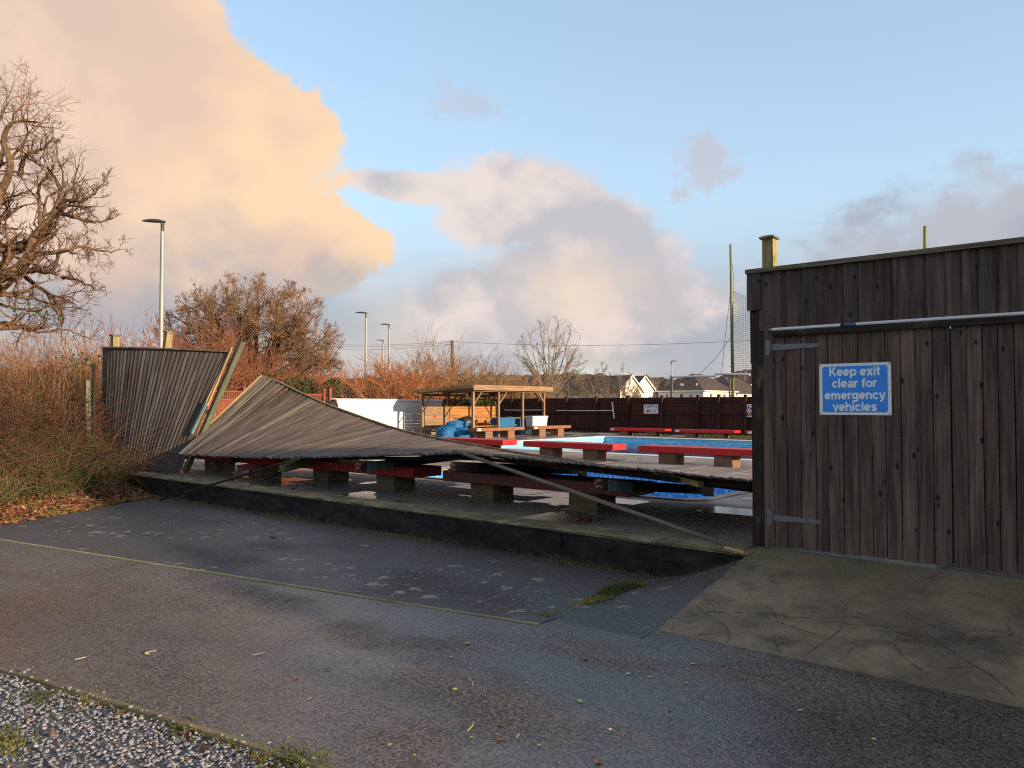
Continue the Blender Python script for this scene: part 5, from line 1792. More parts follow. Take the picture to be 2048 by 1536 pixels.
# pole in the scrub with wires
k = thing('utility_pole', 'brown wooden utility pole rising out of the willow scrub', 'pole', tuple(on_d(906, 830, 58)))
b_ = on_d(912, 815, 58); b_.z = 0
MB().tube([b_, on_d(904, 681, 58)], [.16, .12], 8).build('shaft', 'oak_bark', k, smooth=True)
for i, (px0, y0, px1, y1, D0, D1, lb) in enumerate(((655, 688, 904, 682, 70, 58, 'topmost thin overhead wire between oak and scrub'), (655, 692, 904, 685, 70, 58, 'middle thin overhead wire between oak and scrub'), (660, 699, 904, 688, 70, 58, 'lowest thin overhead wire between oak and scrub'), (904, 683, 1560, 677, 58, 46, 'long overhead wire crossing the sky past the bare tree'))):
    a, b = on_d(px0, y0, D0), on_d(px1, y1, D1)
    pts_ = []
    for j in range(13):
        t = j / 12
        q = a.lerp(b, t)
        q.z -= (.18 if i < 3 else .35) * 4 * t * (1 - t)
        pts_.append(q)
    o = MB().tube(pts_, .014, 4).build('overhead_wire', 'wire_black', origin=tuple(a))
    tag(o, lb, 'wire', 'overhead wires')

# ================================================================== HOUSES
def wins(k, wall_p, ud, nd, lst):
    """windows on a wall: wall_p origin, ud along the wall, nd outward"""
    for (u, z, w, h) in lst:
        c = wall_p + ud * u + Vector((0, 0, z))
        f = MB()
        f.beam(c - ud * w / 2 + nd * .03, c + ud * w / 2 + nd * .03, .10, h, (0, 0, 1))
        fr_ = f.build('window', 'house_white', k)
        n_ = 2 if w > 1 else 1
        for i in range(n_):
            u0 = -w / 2 + .08 + i * (w - .08) / n_
            u1 = u0 + (w - .08) / n_ - .08
            MB().beam(c + ud * u0 + nd * .05, c + ud * u1 + nd * .05, .08, h - .18, (0, 0, 1)).build('pane', 'house_glass', fr_)
def hip_house(corner, lx, ly, eave, ridge, label, group=None, wm=('house_shaded', 'house_render')):
    """corner = the corner towards us; wall 1 runs along -X, wall 2 along +Y"""
    x1, y0 = corner
    x0, y1 = x1 - lx, y0 + ly
    k = thing('white_house', label, 'house', (x1, y0, 0), group)
    MB().add([(x0, y0, 0), (x1, y0, 0), (x1, y0, eave), (x0, y0, eave), (x1, y1, 0), (x1, y1, eave), (x0, y1, 0), (x0, y1, eave)], [(0, 1, 2, 3), (6, 0, 3, 7), (4, 6, 7, 5)]).build('wall', wm[0], k)
    MB().add([(x1, y0, 0), (x1, y1, 0), (x1, y1, eave), (x1, y0, eave)], [(0, 1, 2, 3)]).build('wall', wm[1], k)
    o_ = .45
    X0, X1, Y0, Y1 = x0 - o_, x1 + o_, y0 - o_, y1 + o_
    hx = (X1 - X0) / 2
    ze = eave - .05
    MB().add([(X0, Y0, ze), (X1, Y0, ze), (X1, Y1, ze), (X0, Y1, ze), ((X0 + X1) / 2, Y0 + hx, ridge), ((X0 + X1) / 2, Y1 - hx, ridge)],
             [(0, 1, 4), (1, 2, 5, 4), (2, 3, 5), (3, 0, 4, 5), (3, 2, 1, 0)]).build('roof', 'roof_tile', k)
    MB().box(X0 - .06, X1 + .06, Y0 - .06, Y0 + .0, ze - .12, ze + .10).box(X1, X1 + .06, Y0, Y1, ze - .12, ze + .10).build('gutter', 'house_white', k)
    return k, Vector((x1, y0, 0))
D_ = 158
c = on_d(1407, 811, D_)
k, o_ = hip_house((c.x, c.y), 10.4, 15.5, 4.75, 8.5, 'white house with dark hipped roof, the largest beyond the far fence')
wins(k, o_, Vector((-1, 0, 0)), Vector((0, -1, 0)), [(2.8, 3.6, .8, 1.15), (4.9, 3.6, .8, 1.15), (8.3, 3.6, .8, 1.15)])
wins(k, o_, Vector((0, 1, 0)), Vector((1, 0, 0)), [(3.2, 3.6, 1.0, 1.2), (7.0, 3.6, 1.7, 1.2), (9.6, 3.6, 1.3, 1.2), (12.6, 3.6, .9, 1.2)])
for u, w in ((2.2, .12), (5.4, .12), (5.8, .12)):
    MB().box(o_.x - u - .1, o_.x - u + .1, o_.y + 1.2, o_.y + 1.4, 5.2, 6.3).build('vent_pipe', 'house_white', k)
c2 = on_d(1452, 811, 172)
k, o_ = hip_house((c2.x + 1.5, c2.y + 2), 11, 18, 4.2, 8.4, 'cream house with dark hipped roof right behind the largest white house')
wins(k, o_, Vector((0, 1, 0)), Vector((1, 0, 0)), [(5.0, 3.3, 1.4, 1.1), (12.0, 3.3, 1.4, 1.1)])
def gable_house(px, D, w, ly, eave, ridge, label):
    """gable end towards +X"""
    c = on_d(px, 811, D)
    x1, y0 = c.x, c.y
    x0, y1 = x1 - ly, y0 + w
    k = thing('gabled_house', label, 'house', (x1, y0, 0), 'gabled houses beyond the far fence')
    ym = (y0 + y1) / 2
    MB().add([(x1, y0, 0), (x1, y1, 0), (x1, y1, eave), (x1, ym, ridge), (x1, y0, eave)], [(0, 1, 2, 3, 4)]).build('wall', 'house_render', k)
    MB().add([(x0, y0, 0), (x1, y0, 0), (x1, y0, eave), (x0, y0, eave)], [(0, 1, 2, 3)]).build('wall', 'house_white', k)
    s = (ridge - eave) / (w / 2)
    ov = .4
    ze = eave - ov * s
    MB().add([(x1 + .3, y0 - ov, ze), (x1 + .3, ym, ridge), (x1 + .3, y1 + ov, ze), (x0, y0 - ov, ze), (x0, ym, ridge), (x0, y1 + ov, ze),
              (x1 + .3, y0 - ov, ze + .15), (x1 + .3, ym, ridge + .15), (x1 + .3, y1 + ov, ze + .15), (x0, y0 - ov, ze + .15), (x0, ym, ridge + .15), (x0, y1 + ov, ze + .15)],
             [(0, 1, 4, 3), (1, 2, 5, 4), (6, 9, 10, 7), (7, 10, 11, 8), (3, 9, 6, 0), (2, 8, 11, 5)]).build('roof', 'roof_tile', k)
    MB().beam((x1 + .33, y0 - ov, ze + .05), (x1 + .33, ym, ridge + .05), .04, .3).build('bargeboard', 'house_white', k)
    MB().beam((x1 + .33, y1 + ov, ze + .05), (x1 + .33, ym, ridge + .05), .04, .3).build('bargeboard', 'house_white', k)
    wins(k, Vector((x1, y0, 0)), Vector((0, 1, 0)), Vector((1, 0, 0)), [(w * .3, eave - 1.2, 1.2, 1.3), (w * .7, eave - 1.2, 1.2, 1.3)])
    return k
gable_house(1238, 150, 9.0, 9, 4.4, 7.6, 'cream gabled house half hidden by branches, left of the large white house')
gable_house(1262, 158, 10.5, 9, 4.2, 7.8, 'white gabled house close behind the cream gabled one')
gable_house(1166, 165, 9, 9, 4.2, 7.2, 'pale gabled house glimpsed through the bare trees')
gable_house(1490, 205, 10, 9, 5.2, 8.2, 'pale gable showing over the roofs next to the gate post')
c = on_d(1386, 797, 62)
c1 = on_d(1419, 797, 62)
k = thing('container', 'blue grey container roof showing just above the far fence', 'container', (c.x, c.y, 0))
MB().box(min(c.x, c1.x), max(c.x, c1.x), min(c.y, c1.y) + .5, min(c.y, c1.y) + 3, 0, 2.40).build('body', 'container_paint', k, bevel=.03)
mb = MB()
for i in range(5):
    xx = min(c.x, c1.x) + .05 + i * (abs(c1.x - c.x) - .1) / 4
    mb.box(xx - .03, xx + .03, min(c.y, c1.y) + .46, min(c.y, c1.y) + .5, .1, 2.36)
mb.build('rib_frame', 'galvanised', k)

# ================================================================== PLANTS
def put_tree(name, label, cat, loc, parts, mats, names, group=None):
    k = thing(name, label, cat, loc, group)
    for (V, F), m, nm in zip(parts, mats, names):
        npmesh(nm, V, F, m, k, smooth=False)
    return k

def pix_path(pts, D, rngd=None, wob=0.0):
    out = []
    for i, (x, y) in enumerate(pts):
        p_ = on_d(x, y, D + (rngd.normal(0, wob) if rngd is not None else 0))
        out.append(p_[:])
    return np.array(out)
def resample(P, n):
    d = np.r_[0, np.cumsum(np.linalg.norm(np.diff(P, axis=0), axis=1))]
    # smooth with a Catmull-like blend through denser points
    t = np.linspace(0, d[-1], n)
    return np.stack([np.interp(t, d, P[:, i]) for i in range(3)], -1)

# ---- big oak at the left edge
rt = np.random.RandomState(21)
DO = 23.0
limbs = [
    ([(-75, 840), (-62, 700), (-40, 610), (-10, 560), (47, 541), (58, 505), (84, 450), (117, 421), (122, 370), (95, 337)], .42, .05, 0),
    ([(-40, 610), (-12, 545), (22, 497), (47, 486), (84, 452)], .20, .07, .5),
    ([(-45, 640), (-40, 540), (-25, 450), (7, 392), (36, 351), (36, 326), (16, 290), (36, 260), (73, 255), (102, 260)], .30, .03, -.6),
    ([(36, 351), (50, 325), (69, 311), (109, 304), (128, 286)], .10, .025, -.5),
    ([(-10, 560), (30, 553), (73, 545), (124, 552), (140, 530), (153, 515), (190, 520)], .15, .03, -1.0),
    ([(-30, 590), (0, 588), (40, 592), (77, 603), (88, 592)], .10, .025, .9),
    ([(117, 421), (150, 432), (182, 439), (215, 428)], .085, .02, .4),
    ([(117, 421), (140, 405), (175, 410), (205, 388), (226, 377)], .085, .02, -.5),
    ([(-45, 560), (-30, 430), (-18, 330), (-5, 250), (0, 215), (12, 190)], .16, .03, .8),
    ([(58, 505), (95, 500), (140, 488), (180, 492), (200, 480)], .09, .02, 1.2),
    ([(-60, 680), (-90, 560), (-130, 430), (-180, 330)], .30, .05, 0),
    ([(-60, 700), (-130, 600), (-210, 540), (-290, 500)], .28, .05, -1),
    ([(-45, 600), (-70, 480), (-80, 350), (-60, 230), (-50, 170)], .22, .04, 1.5),
    ([(22, 497), (60, 470), (62, 420), (80, 380), (70, 340)], .09, .02, 1.6),
    ([(84, 450), (100, 380), (140, 350), (160, 360)], .07, .02, -1.4),
    ([(-20, 600), (20, 615), (70, 622), (120, 612), (165, 620)], .06, .015, -.3),
    ([(-30, 640), (10, 650), (60, 660), (110, 655), (150, 672)], .07, .02, .8),
    ([(124, 552), (160, 565), (195, 572), (220, 590)], .06, .015, -.8),
]
K0 = 26
fp, fr0 = [], []
for pts, ra, rb, dz in limbs:
    P = pix_path(pts, DO)
    fwd = np.array([_f0[0], _f0[1], 0])
    n = len(P)
    P = P + fwd[None] * (np.linspace(0, 1, n)[:, None] * dz) + rt.normal(0, .03, P.shape)
    Q = resample(P, K0)
    Q[1:-1] = .5 * Q[1:-1] + .25 * (Q[2:] + Q[:-2])
    Q[1:-1] += rt.normal(0, .018, Q[1:-1].shape)
    fp.append(Q)
    fr0.append(np.linspace(ra * .85, rb * .7, K0))
fp, fr0 = np.array(fp), np.array(fr0)
spec = [dict(seg=K0 - 1, sides=8, n=15, t0=.25, ang=(30, 75), lr=(.15, .36), rr=.45, rmin=.011),
        dict(seg=7, sides=5, crook=.30, up=.06, taper=.4, n=7, t0=.2, ang=(25, 70), lr=(.4, .7), rr=.55, rmin=.0065),
        dict(seg=5, sides=3, crook=.34, up=.08, taper=.5, n=5, t0=.15, ang=(25, 70), lr=(.35, .65), rr=.6, rmin=.0045),
        dict(seg=3, sides=3, crook=.36, up=.08, taper=.6)]
parts = grow(rt, None, None, None, None, spec, None, first=(fp, fr0))
kb = on_d(-75, 840, DO)
put_tree('oak_tree', 'large crooked bare oak at the edge of the picture above the brambles', 'tree', (kb.x, kb.y, 0), [merge(parts[:1]), merge(parts[1:])], ['oak_bark', 'oak_twig'], ['trunk', 'crown'])

# ---- generic bare tree
def bare_tree(name, label, base, H, env_r, seed, twig, barkm, trunk_r, spec, spread=.55, nl=7, group=None, env_z=None, ivy=0):
    r_ = np.random.RandomState(seed)
    bx_, by_ = base
    trunk_h = H * .28
    env = (np.array([bx_, by_, env_z if env_z else H * .56]), np.array(env_r))
    tp = np.stack([np.full(9, bx_), np.full(9, by_), np.linspace(-.1, trunk_h, 9)], -1)[None]
    tp[0, :, :2] += np.cumsum(r_.normal(0, trunk_r * .12, (9, 2)), 0)
    tr_ = np.linspace(trunk_r * 1.25, trunk_r * .85, 9)[None]
    trunkm = np_tubes(tp, tr_, 10)
    top = tp[0, -1]
    a = np.arange(nl) * 2.39996 + r_.uniform(0, .5, nl)
    el = np.linspace(.08, 1.35, nl)
    D = np.stack([np.cos(a) * np.cos(el) * spread * 1.8, np.sin(a) * np.cos(el) * spread * 1.8, np.sin(el)], -1)
    D = unit(D)
    P = tp[0, r_.randint(5, 9, nl)]
    L = np.full(nl, max(env_r) * 1.05)
    parts = grow(r_, P, D, L, np.full(nl, trunk_r * .55), spec, env)
    k = put_tree(name, label, 'tree', (bx_, by_, 0), [trunkm, merge(parts)], [barkm, twig], ['trunk', 'crown'], group)
    if ivy:
        C = []
        for _ in range(ivy):
            i = r_.randint(0, nl)
            t_ = r_.uniform(.05, .5)
            c0 = P[i] + D[i] * L[i] * t_ * .6
            C.append(c0 + r_.normal(0, 1, (420, 3)) * np.array([.42, .42, .55]))
        C = np.concatenate(C)
        npmesh('ivy', *leaf_quads(r_, C, r_.uniform(.07, .13, len(C))), 'ivy_leaf', k)
    return k
SP_OAK = [dict(seg=10, sides=6, crook=.24, up=.015, out=.03, taper=.3, n=9, t0=.3, ang=(25, 70), lr=(.34, .60), rr=.6, rmin=.03),
          dict(seg=6, sides=4, crook=.28, up=.07, out=.06, taper=.4, n=9, t0=.2, ang=(25, 65), lr=(.4, .65), rr=.58, rmin=.02),
          dict(seg=4, sides=3, crook=.32, up=.10, out=.08, taper=.5, n=8, t0=.15, ang=(25, 65), lr=(.4, .65), rr=.6, rmin=.016),
          dict(seg=2, sides=3, crook=.34, up=.12, out=.08, taper=.6, n=2, t0=.2, ang=(25, 60), lr=(.6, .9), rr=.75, rmin=.013),
          dict(seg=2, sides=3, crook=.3, up=.1, taper=.6)]
c = on_d(505, 811, 60)
def domed_oak(name, label, base, zc, rad, seed, twig, barkm, trunk_r, nl, ivy, lim=1.0, wig=1.0, group=None):
    r_ = np.random.RandomState(seed)
    bx_, by_ = base
    tp = np.stack([np.full(9, bx_), np.full(9, by_), np.linspace(-.1, zc * (.55 if lim == 1.0 else .42), 9)], -1)[None]
    tp[0, :, :2] += np.cumsum(r_.normal(0, .04, (9, 2)), 0)
    trunkm = np_tubes(tp, np.linspace(trunk_r * 1.3, trunk_r * .85, 9)[None], 10)
    cen = np.array([bx_, by_, zc])
    i = np.arange(nl)
    uz = 1 - 1.32 * (i + .5) / nl
    a_ = i * 2.39996
    rr_ = np.sqrt(np.maximum(0, 1 - uz * uz))
    tgt = cen + np.stack([rr_ * np.cos(a_), rr_ * np.sin(a_), uz], -1) * np.array(rad) * r_.uniform(.84, .97, (nl, 1))
    st0 = tp[0, r_.randint(5, 9, nl)]
    mid = st0 + (tgt - st0) * .5 + np.array([0, 0, 1.0]) * (r_.uniform(-.9, .9, (nl, 1)) * wig if lim == 1.0 else .25) + r_.normal(0, .7 * wig ** 2, (nl, 3))
    t_ = np.linspace(0, 1, 15)[None, :, None]
    Pl = (1 - t_) ** 2 * st0[:, None] + 2 * t_ * (1 - t_) * mid[:, None] + t_ ** 2 * tgt[:, None]
    Pl[:, 1:-1] += np.cumsum(r_.normal(0, .07 * wig ** 2, (nl, 13, 3)), 1)
    rl = np.linspace(1, .16, 15)[None] * r_.uniform(.14, .24, (nl, 1)) * lim
    env = (cen, np.array(rad) * 1.04)
    spec = [dict(seg=14, sides=6, n=11 if lim == 1.0 else 8, t0=.42, ang=(25, 75) if lim == 1.0 else (18, 48), lr=(.18, .34), rr=.6, rmin=.032 * lim),
            dict(seg=6, sides=4, crook=.30 if lim == 1.0 else .15, up=.05, out=.06, taper=.4, n=8 if lim == 1.0 else 4, t0=.2, ang=(25, 65) if lim == 1.0 else (18, 45), lr=(.4, .65), rr=.6, rmin=.02 * (1 if lim == 1.0 else .6)),
            dict(seg=3, sides=3, crook=.34, up=.08, out=.08, taper=.5, n=6 if lim == 1.0 else 3, t0=.15, ang=(25, 65) if lim == 1.0 else (18, 45), lr=(.45, .75), rr=.6, rmin=.015 * (1 if lim == 1.0 else .65)),
            dict(seg=2, sides=3, crook=.34, up=.10, taper=.6)]
    parts = grow(r_, None, None, None, None, spec, env, first=(Pl, rl))
    k = put_tree(name, label, 'tree', (bx_, by_, 0), [merge([trunkm, parts[0]]), merge(parts[1:])], [barkm, twig], ['trunk', 'crown'], group)
    if not ivy:
        return k
    C = []
    for q in range(ivy):
        l = Pl[r_.randint(0, nl)]
        c0 = l[r_.randint(2, 7)]
        C.append(c0 + r_.normal(0, 1, (300, 3)) * np.array([.5, .5, .6]))
    C = np.concatenate(C)
    npmesh('ivy', *leaf_quads(r_, C, r_.uniform(.07, .13, len(C))), 'ivy_leaf', k)
domed_oak('oak_tree', 'broad round bare oak with patches of ivy behind the fallen fence', (c.x, c.y), 6.3, (6.9, 6.9, 5.5), 5, 'oak_far_twig', 'oak_bark', .5, 46, 9)
c = on_d(600, 811, 62)
bare_tree('oak_tree', 'lower bare tree spreading at the right flank of the round oak', (c.x, c.y), 6.4, (4.6, 4.6, 2.9), 14, 'oak_far_twig', 'oak_bark', .2, SP_OAK[1:], .9, 9, env_z=3.6)
SP_TALL = [dict(seg=9, sides=6, crook=.10, up=.07, taper=.3, n=9, t0=.15, ang=(18, 48), lr=(.35, .6), rr=.55, rmin=.02),
           dict(seg=6, sides=4, crook=.16, up=.08, taper=.4, n=7, t0=.15, ang=(20, 50), lr=(.4, .65), rr=.6, rmin=.014),
           dict(seg=4, sides=3, crook=.2, up=.08, taper=.5, n=5, t0=.15, ang=(20, 50), lr=(.4, .7), rr=.6, rmin=.010),
           dict(seg=3, sides=3, crook=.2, up=.08, taper=.6)]
c = on_d(1100, 811, 66)
domed_oak('bare_tree', 'fan shaped leafless tree standing alone above the shelter roof', (c.x, c.y), 5.6, (3.1, 3.1, 3.7), 9, 'grey_bark', 'grey_bark', .17, 20, 0, .38, .5, 'leafless trees beyond the far fence')
for i, (px, D, H, rx, lb) in enumerate(((1185, 70, 5.6, 2.2, 'small leafless tree just right of the fan shaped tree'), (1232, 72, 6.0, 2.6, 'small leafless tree in front of the cream gabled house'), (1140, 60, 4.8, 2.2, 'low leafless tree at the foot of the fan shaped tree'), (1265, 80, 4.6, 2.0, 'low leafless bush before the white gabled house'))):
    c = on_d(px, 811, D)
    bare_tree('bare_tree', lb, (c.x, c.y), H, (rx, rx, H * .5), 30 + i, 'grey_bark', 'grey_bark', .09, SP_TALL, .5, 7, 'leafless trees beyond the far fence', env_z=H * .55)

# ---- willow scrub: many stems from a stool
def scrub(label, px, D, H, rad, seed, mat, n=104, name='willow_shrub', group='willow shrubs behind the white wall', upb=.9, rs_=1.0):
    r_ = np.random.RandomState(seed)
    c = on_d(px, 811, D)
    bx_, by_ = c.x, c.y
    a = r_.uniform(0, 2 * np.pi, n)
    rr = np.sqrt(r_.uniform(0, 1, n)) * rad * .45
    P = np.stack([bx_ + np.cos(a) * rr, by_ + np.sin(a) * rr, np.zeros(n)], -1)
    D_ = unit(np.stack([np.cos(a) * rr / rad * 1.3, np.sin(a) * rr / rad * 1.3, np.full(n, upb)], -1) + r_.normal(0, .12, (n, 3)))
    L = H * r_.uniform(.75, 1.12, n) * (1 - .25 * (rr / (rad * .45)) ** 2)
    sp = [dict(seg=8, sides=4, crook=.22, up=.0, taper=.3, n=9, t0=.2, ang=(12, 45), lr=(.25, .5), rr=.6, rmin=.015),
          dict(seg=4, sides=3, crook=.22, up=.08, taper=.4, n=4, t0=.1, ang=(12, 45), lr=(.35, .6), rr=.7, rmin=.012),
          dict(seg=2, sides=3, crook=.2, up=.06, taper=.5)]
    for q_ in sp:
        if 'rmin' in q_: q_['rmin'] *= rs_
    parts = grow(r_, P, D_, L, np.full(n, .04 * rs_), sp, None)
    k = thing(name, label, 'shrub', (bx_, by_, 0), group)
    npmesh('stems', *merge(parts), mat, k)
    return k
scrub('orange stemmed willow shrub below the distant street lamps', 735, 50, 4.2, 3.4, 1, 'orange_twig')
scrub('orange willow shrub directly behind the white wall', 800, 47, 4.4, 3.0, 2, 'orange_twig')
scrub('tall tan willow shrub left of the utility pole', 860, 52, 5.6, 3.4, 3, 'tan_twig')
scrub('tan willow shrub right of the utility pole', 935, 52, 5.5, 3.4, 4, 'tan_twig')
scrub('tan willow shrub sloping down towards the fan shaped tree', 1000, 54, 4.6, 3.0, 5, 'tan_twig')
scrub('low tan shrub at the end of the willow thicket', 1040, 56, 3.5, 2.2, 6, 'tan_twig', 110)
g2 = 'red brown shrubs behind the leaning fence'
for i, (px, D, H, rad, mat, lb) in enumerate(((250, 34, 4.9, 2.6, 'red_twig', 'red brown shrub behind the leaning fence, left of the street lamp'),
                                        (310, 36, 5.0, 2.4, 'red_twig', 'red brown shrub at the foot of the tall street lamp'),
                                        (375, 38, 5.2, 2.4, 'red_twig', 'red brown shrub behind the middle of the leaning fence'),
                                        (440, 40, 5.3, 2.6, 'red_twig', 'red brown shrub under the round oak behind the tilted post'),
                                        (520, 44, 4.6, 2.6, 'red_twig', 'red brown shrub under the round oak above the fallen fence'),
                                        (610, 52, 3.9, 2.8, 'red_twig', 'low red brown shrub right of the round oak'),
                                        (680, 56, 4.0, 2.6, 'orange_twig', 'low orange shrub between oak and willow thicket'))):
    scrub(lb, px, D, H, rad, 40 + i, mat, 78, 'red_shrub', g2)

# ---- evergreen bushes
def bush(label, px, D, H, rx, seed, n=5200, mat='evergreen_leaf', z0=.1, grp='evergreen bushes'):
    r_ = np.random.RandomState(seed)
    c = on_d(px, 811, D)
    nc = 26
    cc = np.stack([c.x + r_.uniform(-rx, rx, nc), c.y + r_.uniform(-rx * .6, rx * .6, nc), r_.uniform(z0, H * .85, nc)], -1)
    cs = r_.uniform(.25, .5, nc) * min(rx, H) * .9
    i = r_.randint(0, nc, n)
    C = cc[i] + unit(r_.normal(0, 1, (n, 3))) * (cs[i] * r_.uniform(.55, 1.0, n))[:, None]
    C[:, 2] = np.abs(C[:, 2])
    k = thing('evergreen_bush', label, 'bush', (c.x, c.y, 0), grp)
    npmesh('leaves', *leaf_quads(r_, C, r_.uniform(.06, .12, n)), mat, k)
    B = np.stack([np.full(14, c.x), np.full(14, c.y), np.zeros(14)], -1) + r_.normal(0, .2, (14, 3)) * np.array([1, 1, 0])
    npmesh('stems', *strands(r_, B, np.stack([r_.normal(0, .6, 14), r_.normal(0, .6, 14), np.ones(14)], -1), np.full(14, H * .8), np.full(14, .03), 5), 'bramble', k)
bush('dark evergreen bush above the orange fence panels', 560, 40, 3.4, 2.4, 1)
bush('dark evergreen bush rising behind the fallen fence ridge', 605, 39, 3.1, 1.9, 2)
bush('low dark evergreen bush over the end of the orange fence', 490, 36, 2.7, 1.6, 3)
bush('dark green laurel bush behind the shelter boards', 905, 41, 2.1, 2.3, 4)

# ================================================================== THE BRAMBLE BANK AT THE LEFT
rb = np.random.RandomState(77)
def bank_pts(n, x0, x1, y0, y1, dmin=.0):
    X = rb.uniform(x0, x1, n * 3)
    Y = rb.uniform(y0, y1, n * 3)
    d = bank_edge(Y) - X
    ok = (d > dmin)
    X, Y = X[ok][:n], Y[ok][:n]
    return np.stack([X, Y, bank_h(X, Y)], -1)
# tall dry stems at the back
k = thing('dry_hedge', 'tall thicket of dry orange stems on the bank under the big oak', 'hedge', (-19, 3.5, .8))
P = bank_pts(2600, -27, -18.4, 1.2, 7.2, 4.2)
P = np.concatenate([P, np.stack([rb.uniform(-24, -18.6, 1300), rb.uniform(7.0, 9.5, 1300), np.full(1300, .4)], -1)])
n = len(P)
D = np.stack([rb.normal(0, .13, n), rb.normal(0, .13, n), np.ones(n)], -1)
L = rb.uniform(1.2, 2.9, n)
Vs = [strands(rb, P, D, L, rb.uniform(.004, .009, n), 5, .30)]
# side twigs
m = 4500
i = rb.randint(0, n, m)
Q = P[i] + D[i] * (L[i] * rb.uniform(.3, .95, m))[:, None]
Vs.append(strands(rb, Q, rb.normal(0, .6, (m, 3)) + np.array([0, 0, .7]), rb.uniform(.2, .6, m), rb.uniform(.003, .005, m), 3, .4))
npmesh('stems', *merge(Vs), 'dry_stem', k)
for i_, (px, D, H, lb) in enumerate(((12, 19, 3.5, 'dry tan twiggy shrub on the bank at the picture edge'), (62, 20, 3.6, 'red brown twiggy shrub on the bank under the oak limbs'), (112, 19.5, 3.3, 'dry tan twiggy shrub on the bank between oak and leaning fence'), (158, 19.5, 3.1, 'tan twiggy shrub on the bank beside the stub post'))):
    scrub(lb, px, D, H, 1.7, 70 + i_, ('dry_stem', 'red_twig', 'dry_stem', 'tan_twig')[i_], 60, 'bank_shrub', 'twiggy shrubs on the bank', rs_=.45)
# arching bramble canes
k = thing('bramble_thicket', 'tangled brown bramble canes on the bank below the dry stems', 'brambles', (-16.5, 4, .5))
P = bank_pts(2000, -24, -14.2, 2.2, 7.0, .9)
n = len(P)
Vs = [strands(rb, P, np.stack([rb.normal(0, .55, n), rb.normal(0, .55, n), np.ones(n)], -1), rb.uniform(.9, 2.4, n), rb.uniform(.005, .010, n), 7, .8, 1.5)]
m = 5000
P2 = bank_pts(m, -24, -14.6, 2.2, 7.0, 1.1)
P2[:, 2] += rb.uniform(.1, 1.3, len(P2)) * np.clip((bank_edge(P2[:, 1]) - P2[:, 0]) / 3, .15, 1)
Vs.append(strands(rb, P2, rb.normal(0, 1, (len(P2), 3)) * np.array([1, 1, .6]), rb.uniform(.3, .9, len(P2)), rb.uniform(.003, .006, len(P2)), 4, .6, .3))
npmesh('canes', *merge(Vs), 'bramble', k)
C = bank_pts(7500, -23, -14.6, 2.4, 7.0, 1.0)
C[:, 2] += rb.uniform(.05, 1.4, len(C)) * np.clip((bank_edge(C[:, 1]) - C[:, 0]) / 3, .1, 1)
npmesh('leaves', *leaf_quads(rb, C, rb.uniform(.02, .045, len(C))), 'ivy_leaf', k)
# grasses at the foot
k = tag(thing('grass', 'long green and straw coloured grass along the foot of the bank', 'grass', (-14.5, 4.5, 0)), kind='stuff')
P = bank_pts(9000, -18.5, -12.4, 1.6, 7.0, 1.0)
P = P[(bank_edge(P[:, 1]) - P[:, 0]) < 3.6]
n = len(P)
clump = np.sin(P[:, 0] * 2.1 + 1) * np.sin(P[:, 1] * 2.7) > -.45
Pg, Ps = P[clump], P[~clump]
for (Q, m_, nm) in ((Pg, 'grass_blade', 'green_blades'), (Ps, 'straw', 'straw_blades')):
    n = len(Q)
    npmesh(nm, *strands(rb, Q, np.stack([rb.normal(0, .45, n), rb.normal(0, .45, n), np.ones(n)], -1), rb.uniform(.25, .75, n), rb.uniform(.003, .006, n), 4, .5, .9, 3, .2), m_, k)
# a few ivy tufts high in the dry stems
for j, (px, py, lb) in enumerate(((155, 722, 'ivy sprig in the dry stems left of the stub post'), (85, 622, 'small ivy sprig high in the dry stems'))):
    c = on_d(px, py, 17)
    C = np.array(c[:]) + rb.normal(0, 1, (90, 3)) * np.array([.25, .25, .10])
    o = thing('ivy', lb, 'ivy', tuple(c))
    tag(npmesh('leaves', *leaf_quads(rb, C, rb.uniform(.03, .06, 90)), 'green_leaf', o), kind='stuff')
# sapling before the leaning fence
k = thing('sapling', 'pale leafless sapling with thin upright stems before the leaning fence', 'sapling', tuple(on_z(240, 930, .3)))
sb = on_z(242, 935, .30)
for (px, py) in ((200, 760), (222, 745), (252, 745), (262, 830), (205, 830)):
    tp_ = on_y(px, py, sb.y + .05)
    mid = Vector(sb).lerp(tp_, .45) + Vector((rb.normal(0, .08), .02, 0))
    MB().tube([sb, sb.lerp(mid, .5) + Vector((rb.normal(0, .03), 0, 0)), mid, mid.lerp(tp_, .5) + Vector((rb.normal(0, .03), 0, 0)), tp_], [.016, .014, .012, .009, .004], 6).build('stem', 'pale_stem', k, smooth=True)
# fallen leaves drifted along the foot of the bank
r_ = np.random.RandomState(9)
n = 7500
Y = r_.uniform(2.2, 6.75, n)
d = np.abs(r_.normal(0, 1.15, n)) - .15
X = bank_edge(Y) - d
Z = bank_h(X, Y) + r_.uniform(.012, .045, n)
xg = r_.uniform(-6.5, -2.2, 60)
yg = lowY(xg) - r_.uniform(.05, 1.3, 60)
X = np.concatenate([X, xg]); Y = np.concatenate([Y, yg]); Z = np.concatenate([Z, np.full(60, .026)]); n = len(X)
o = npmesh('leaf_litter', *leaf_quads(r_, np.stack([X, Y, np.maximum(Z, .014)], -1), r_.uniform(.03, .065, n), .72), 'dead_leaf')
tag(o, 'brown fallen leaves drifted along the foot of the bank', 'leaves', kind='stuff')
P = np.stack([X[:500], Y[:500], np.maximum(bank_h(X[:500], Y[:500]), 0)], -1)
P = np.repeat(P[::14], 22, 0) + r_.normal(0, .07, (len(P[::14]) * 22, 3)) * np.array([1, 1, 0])
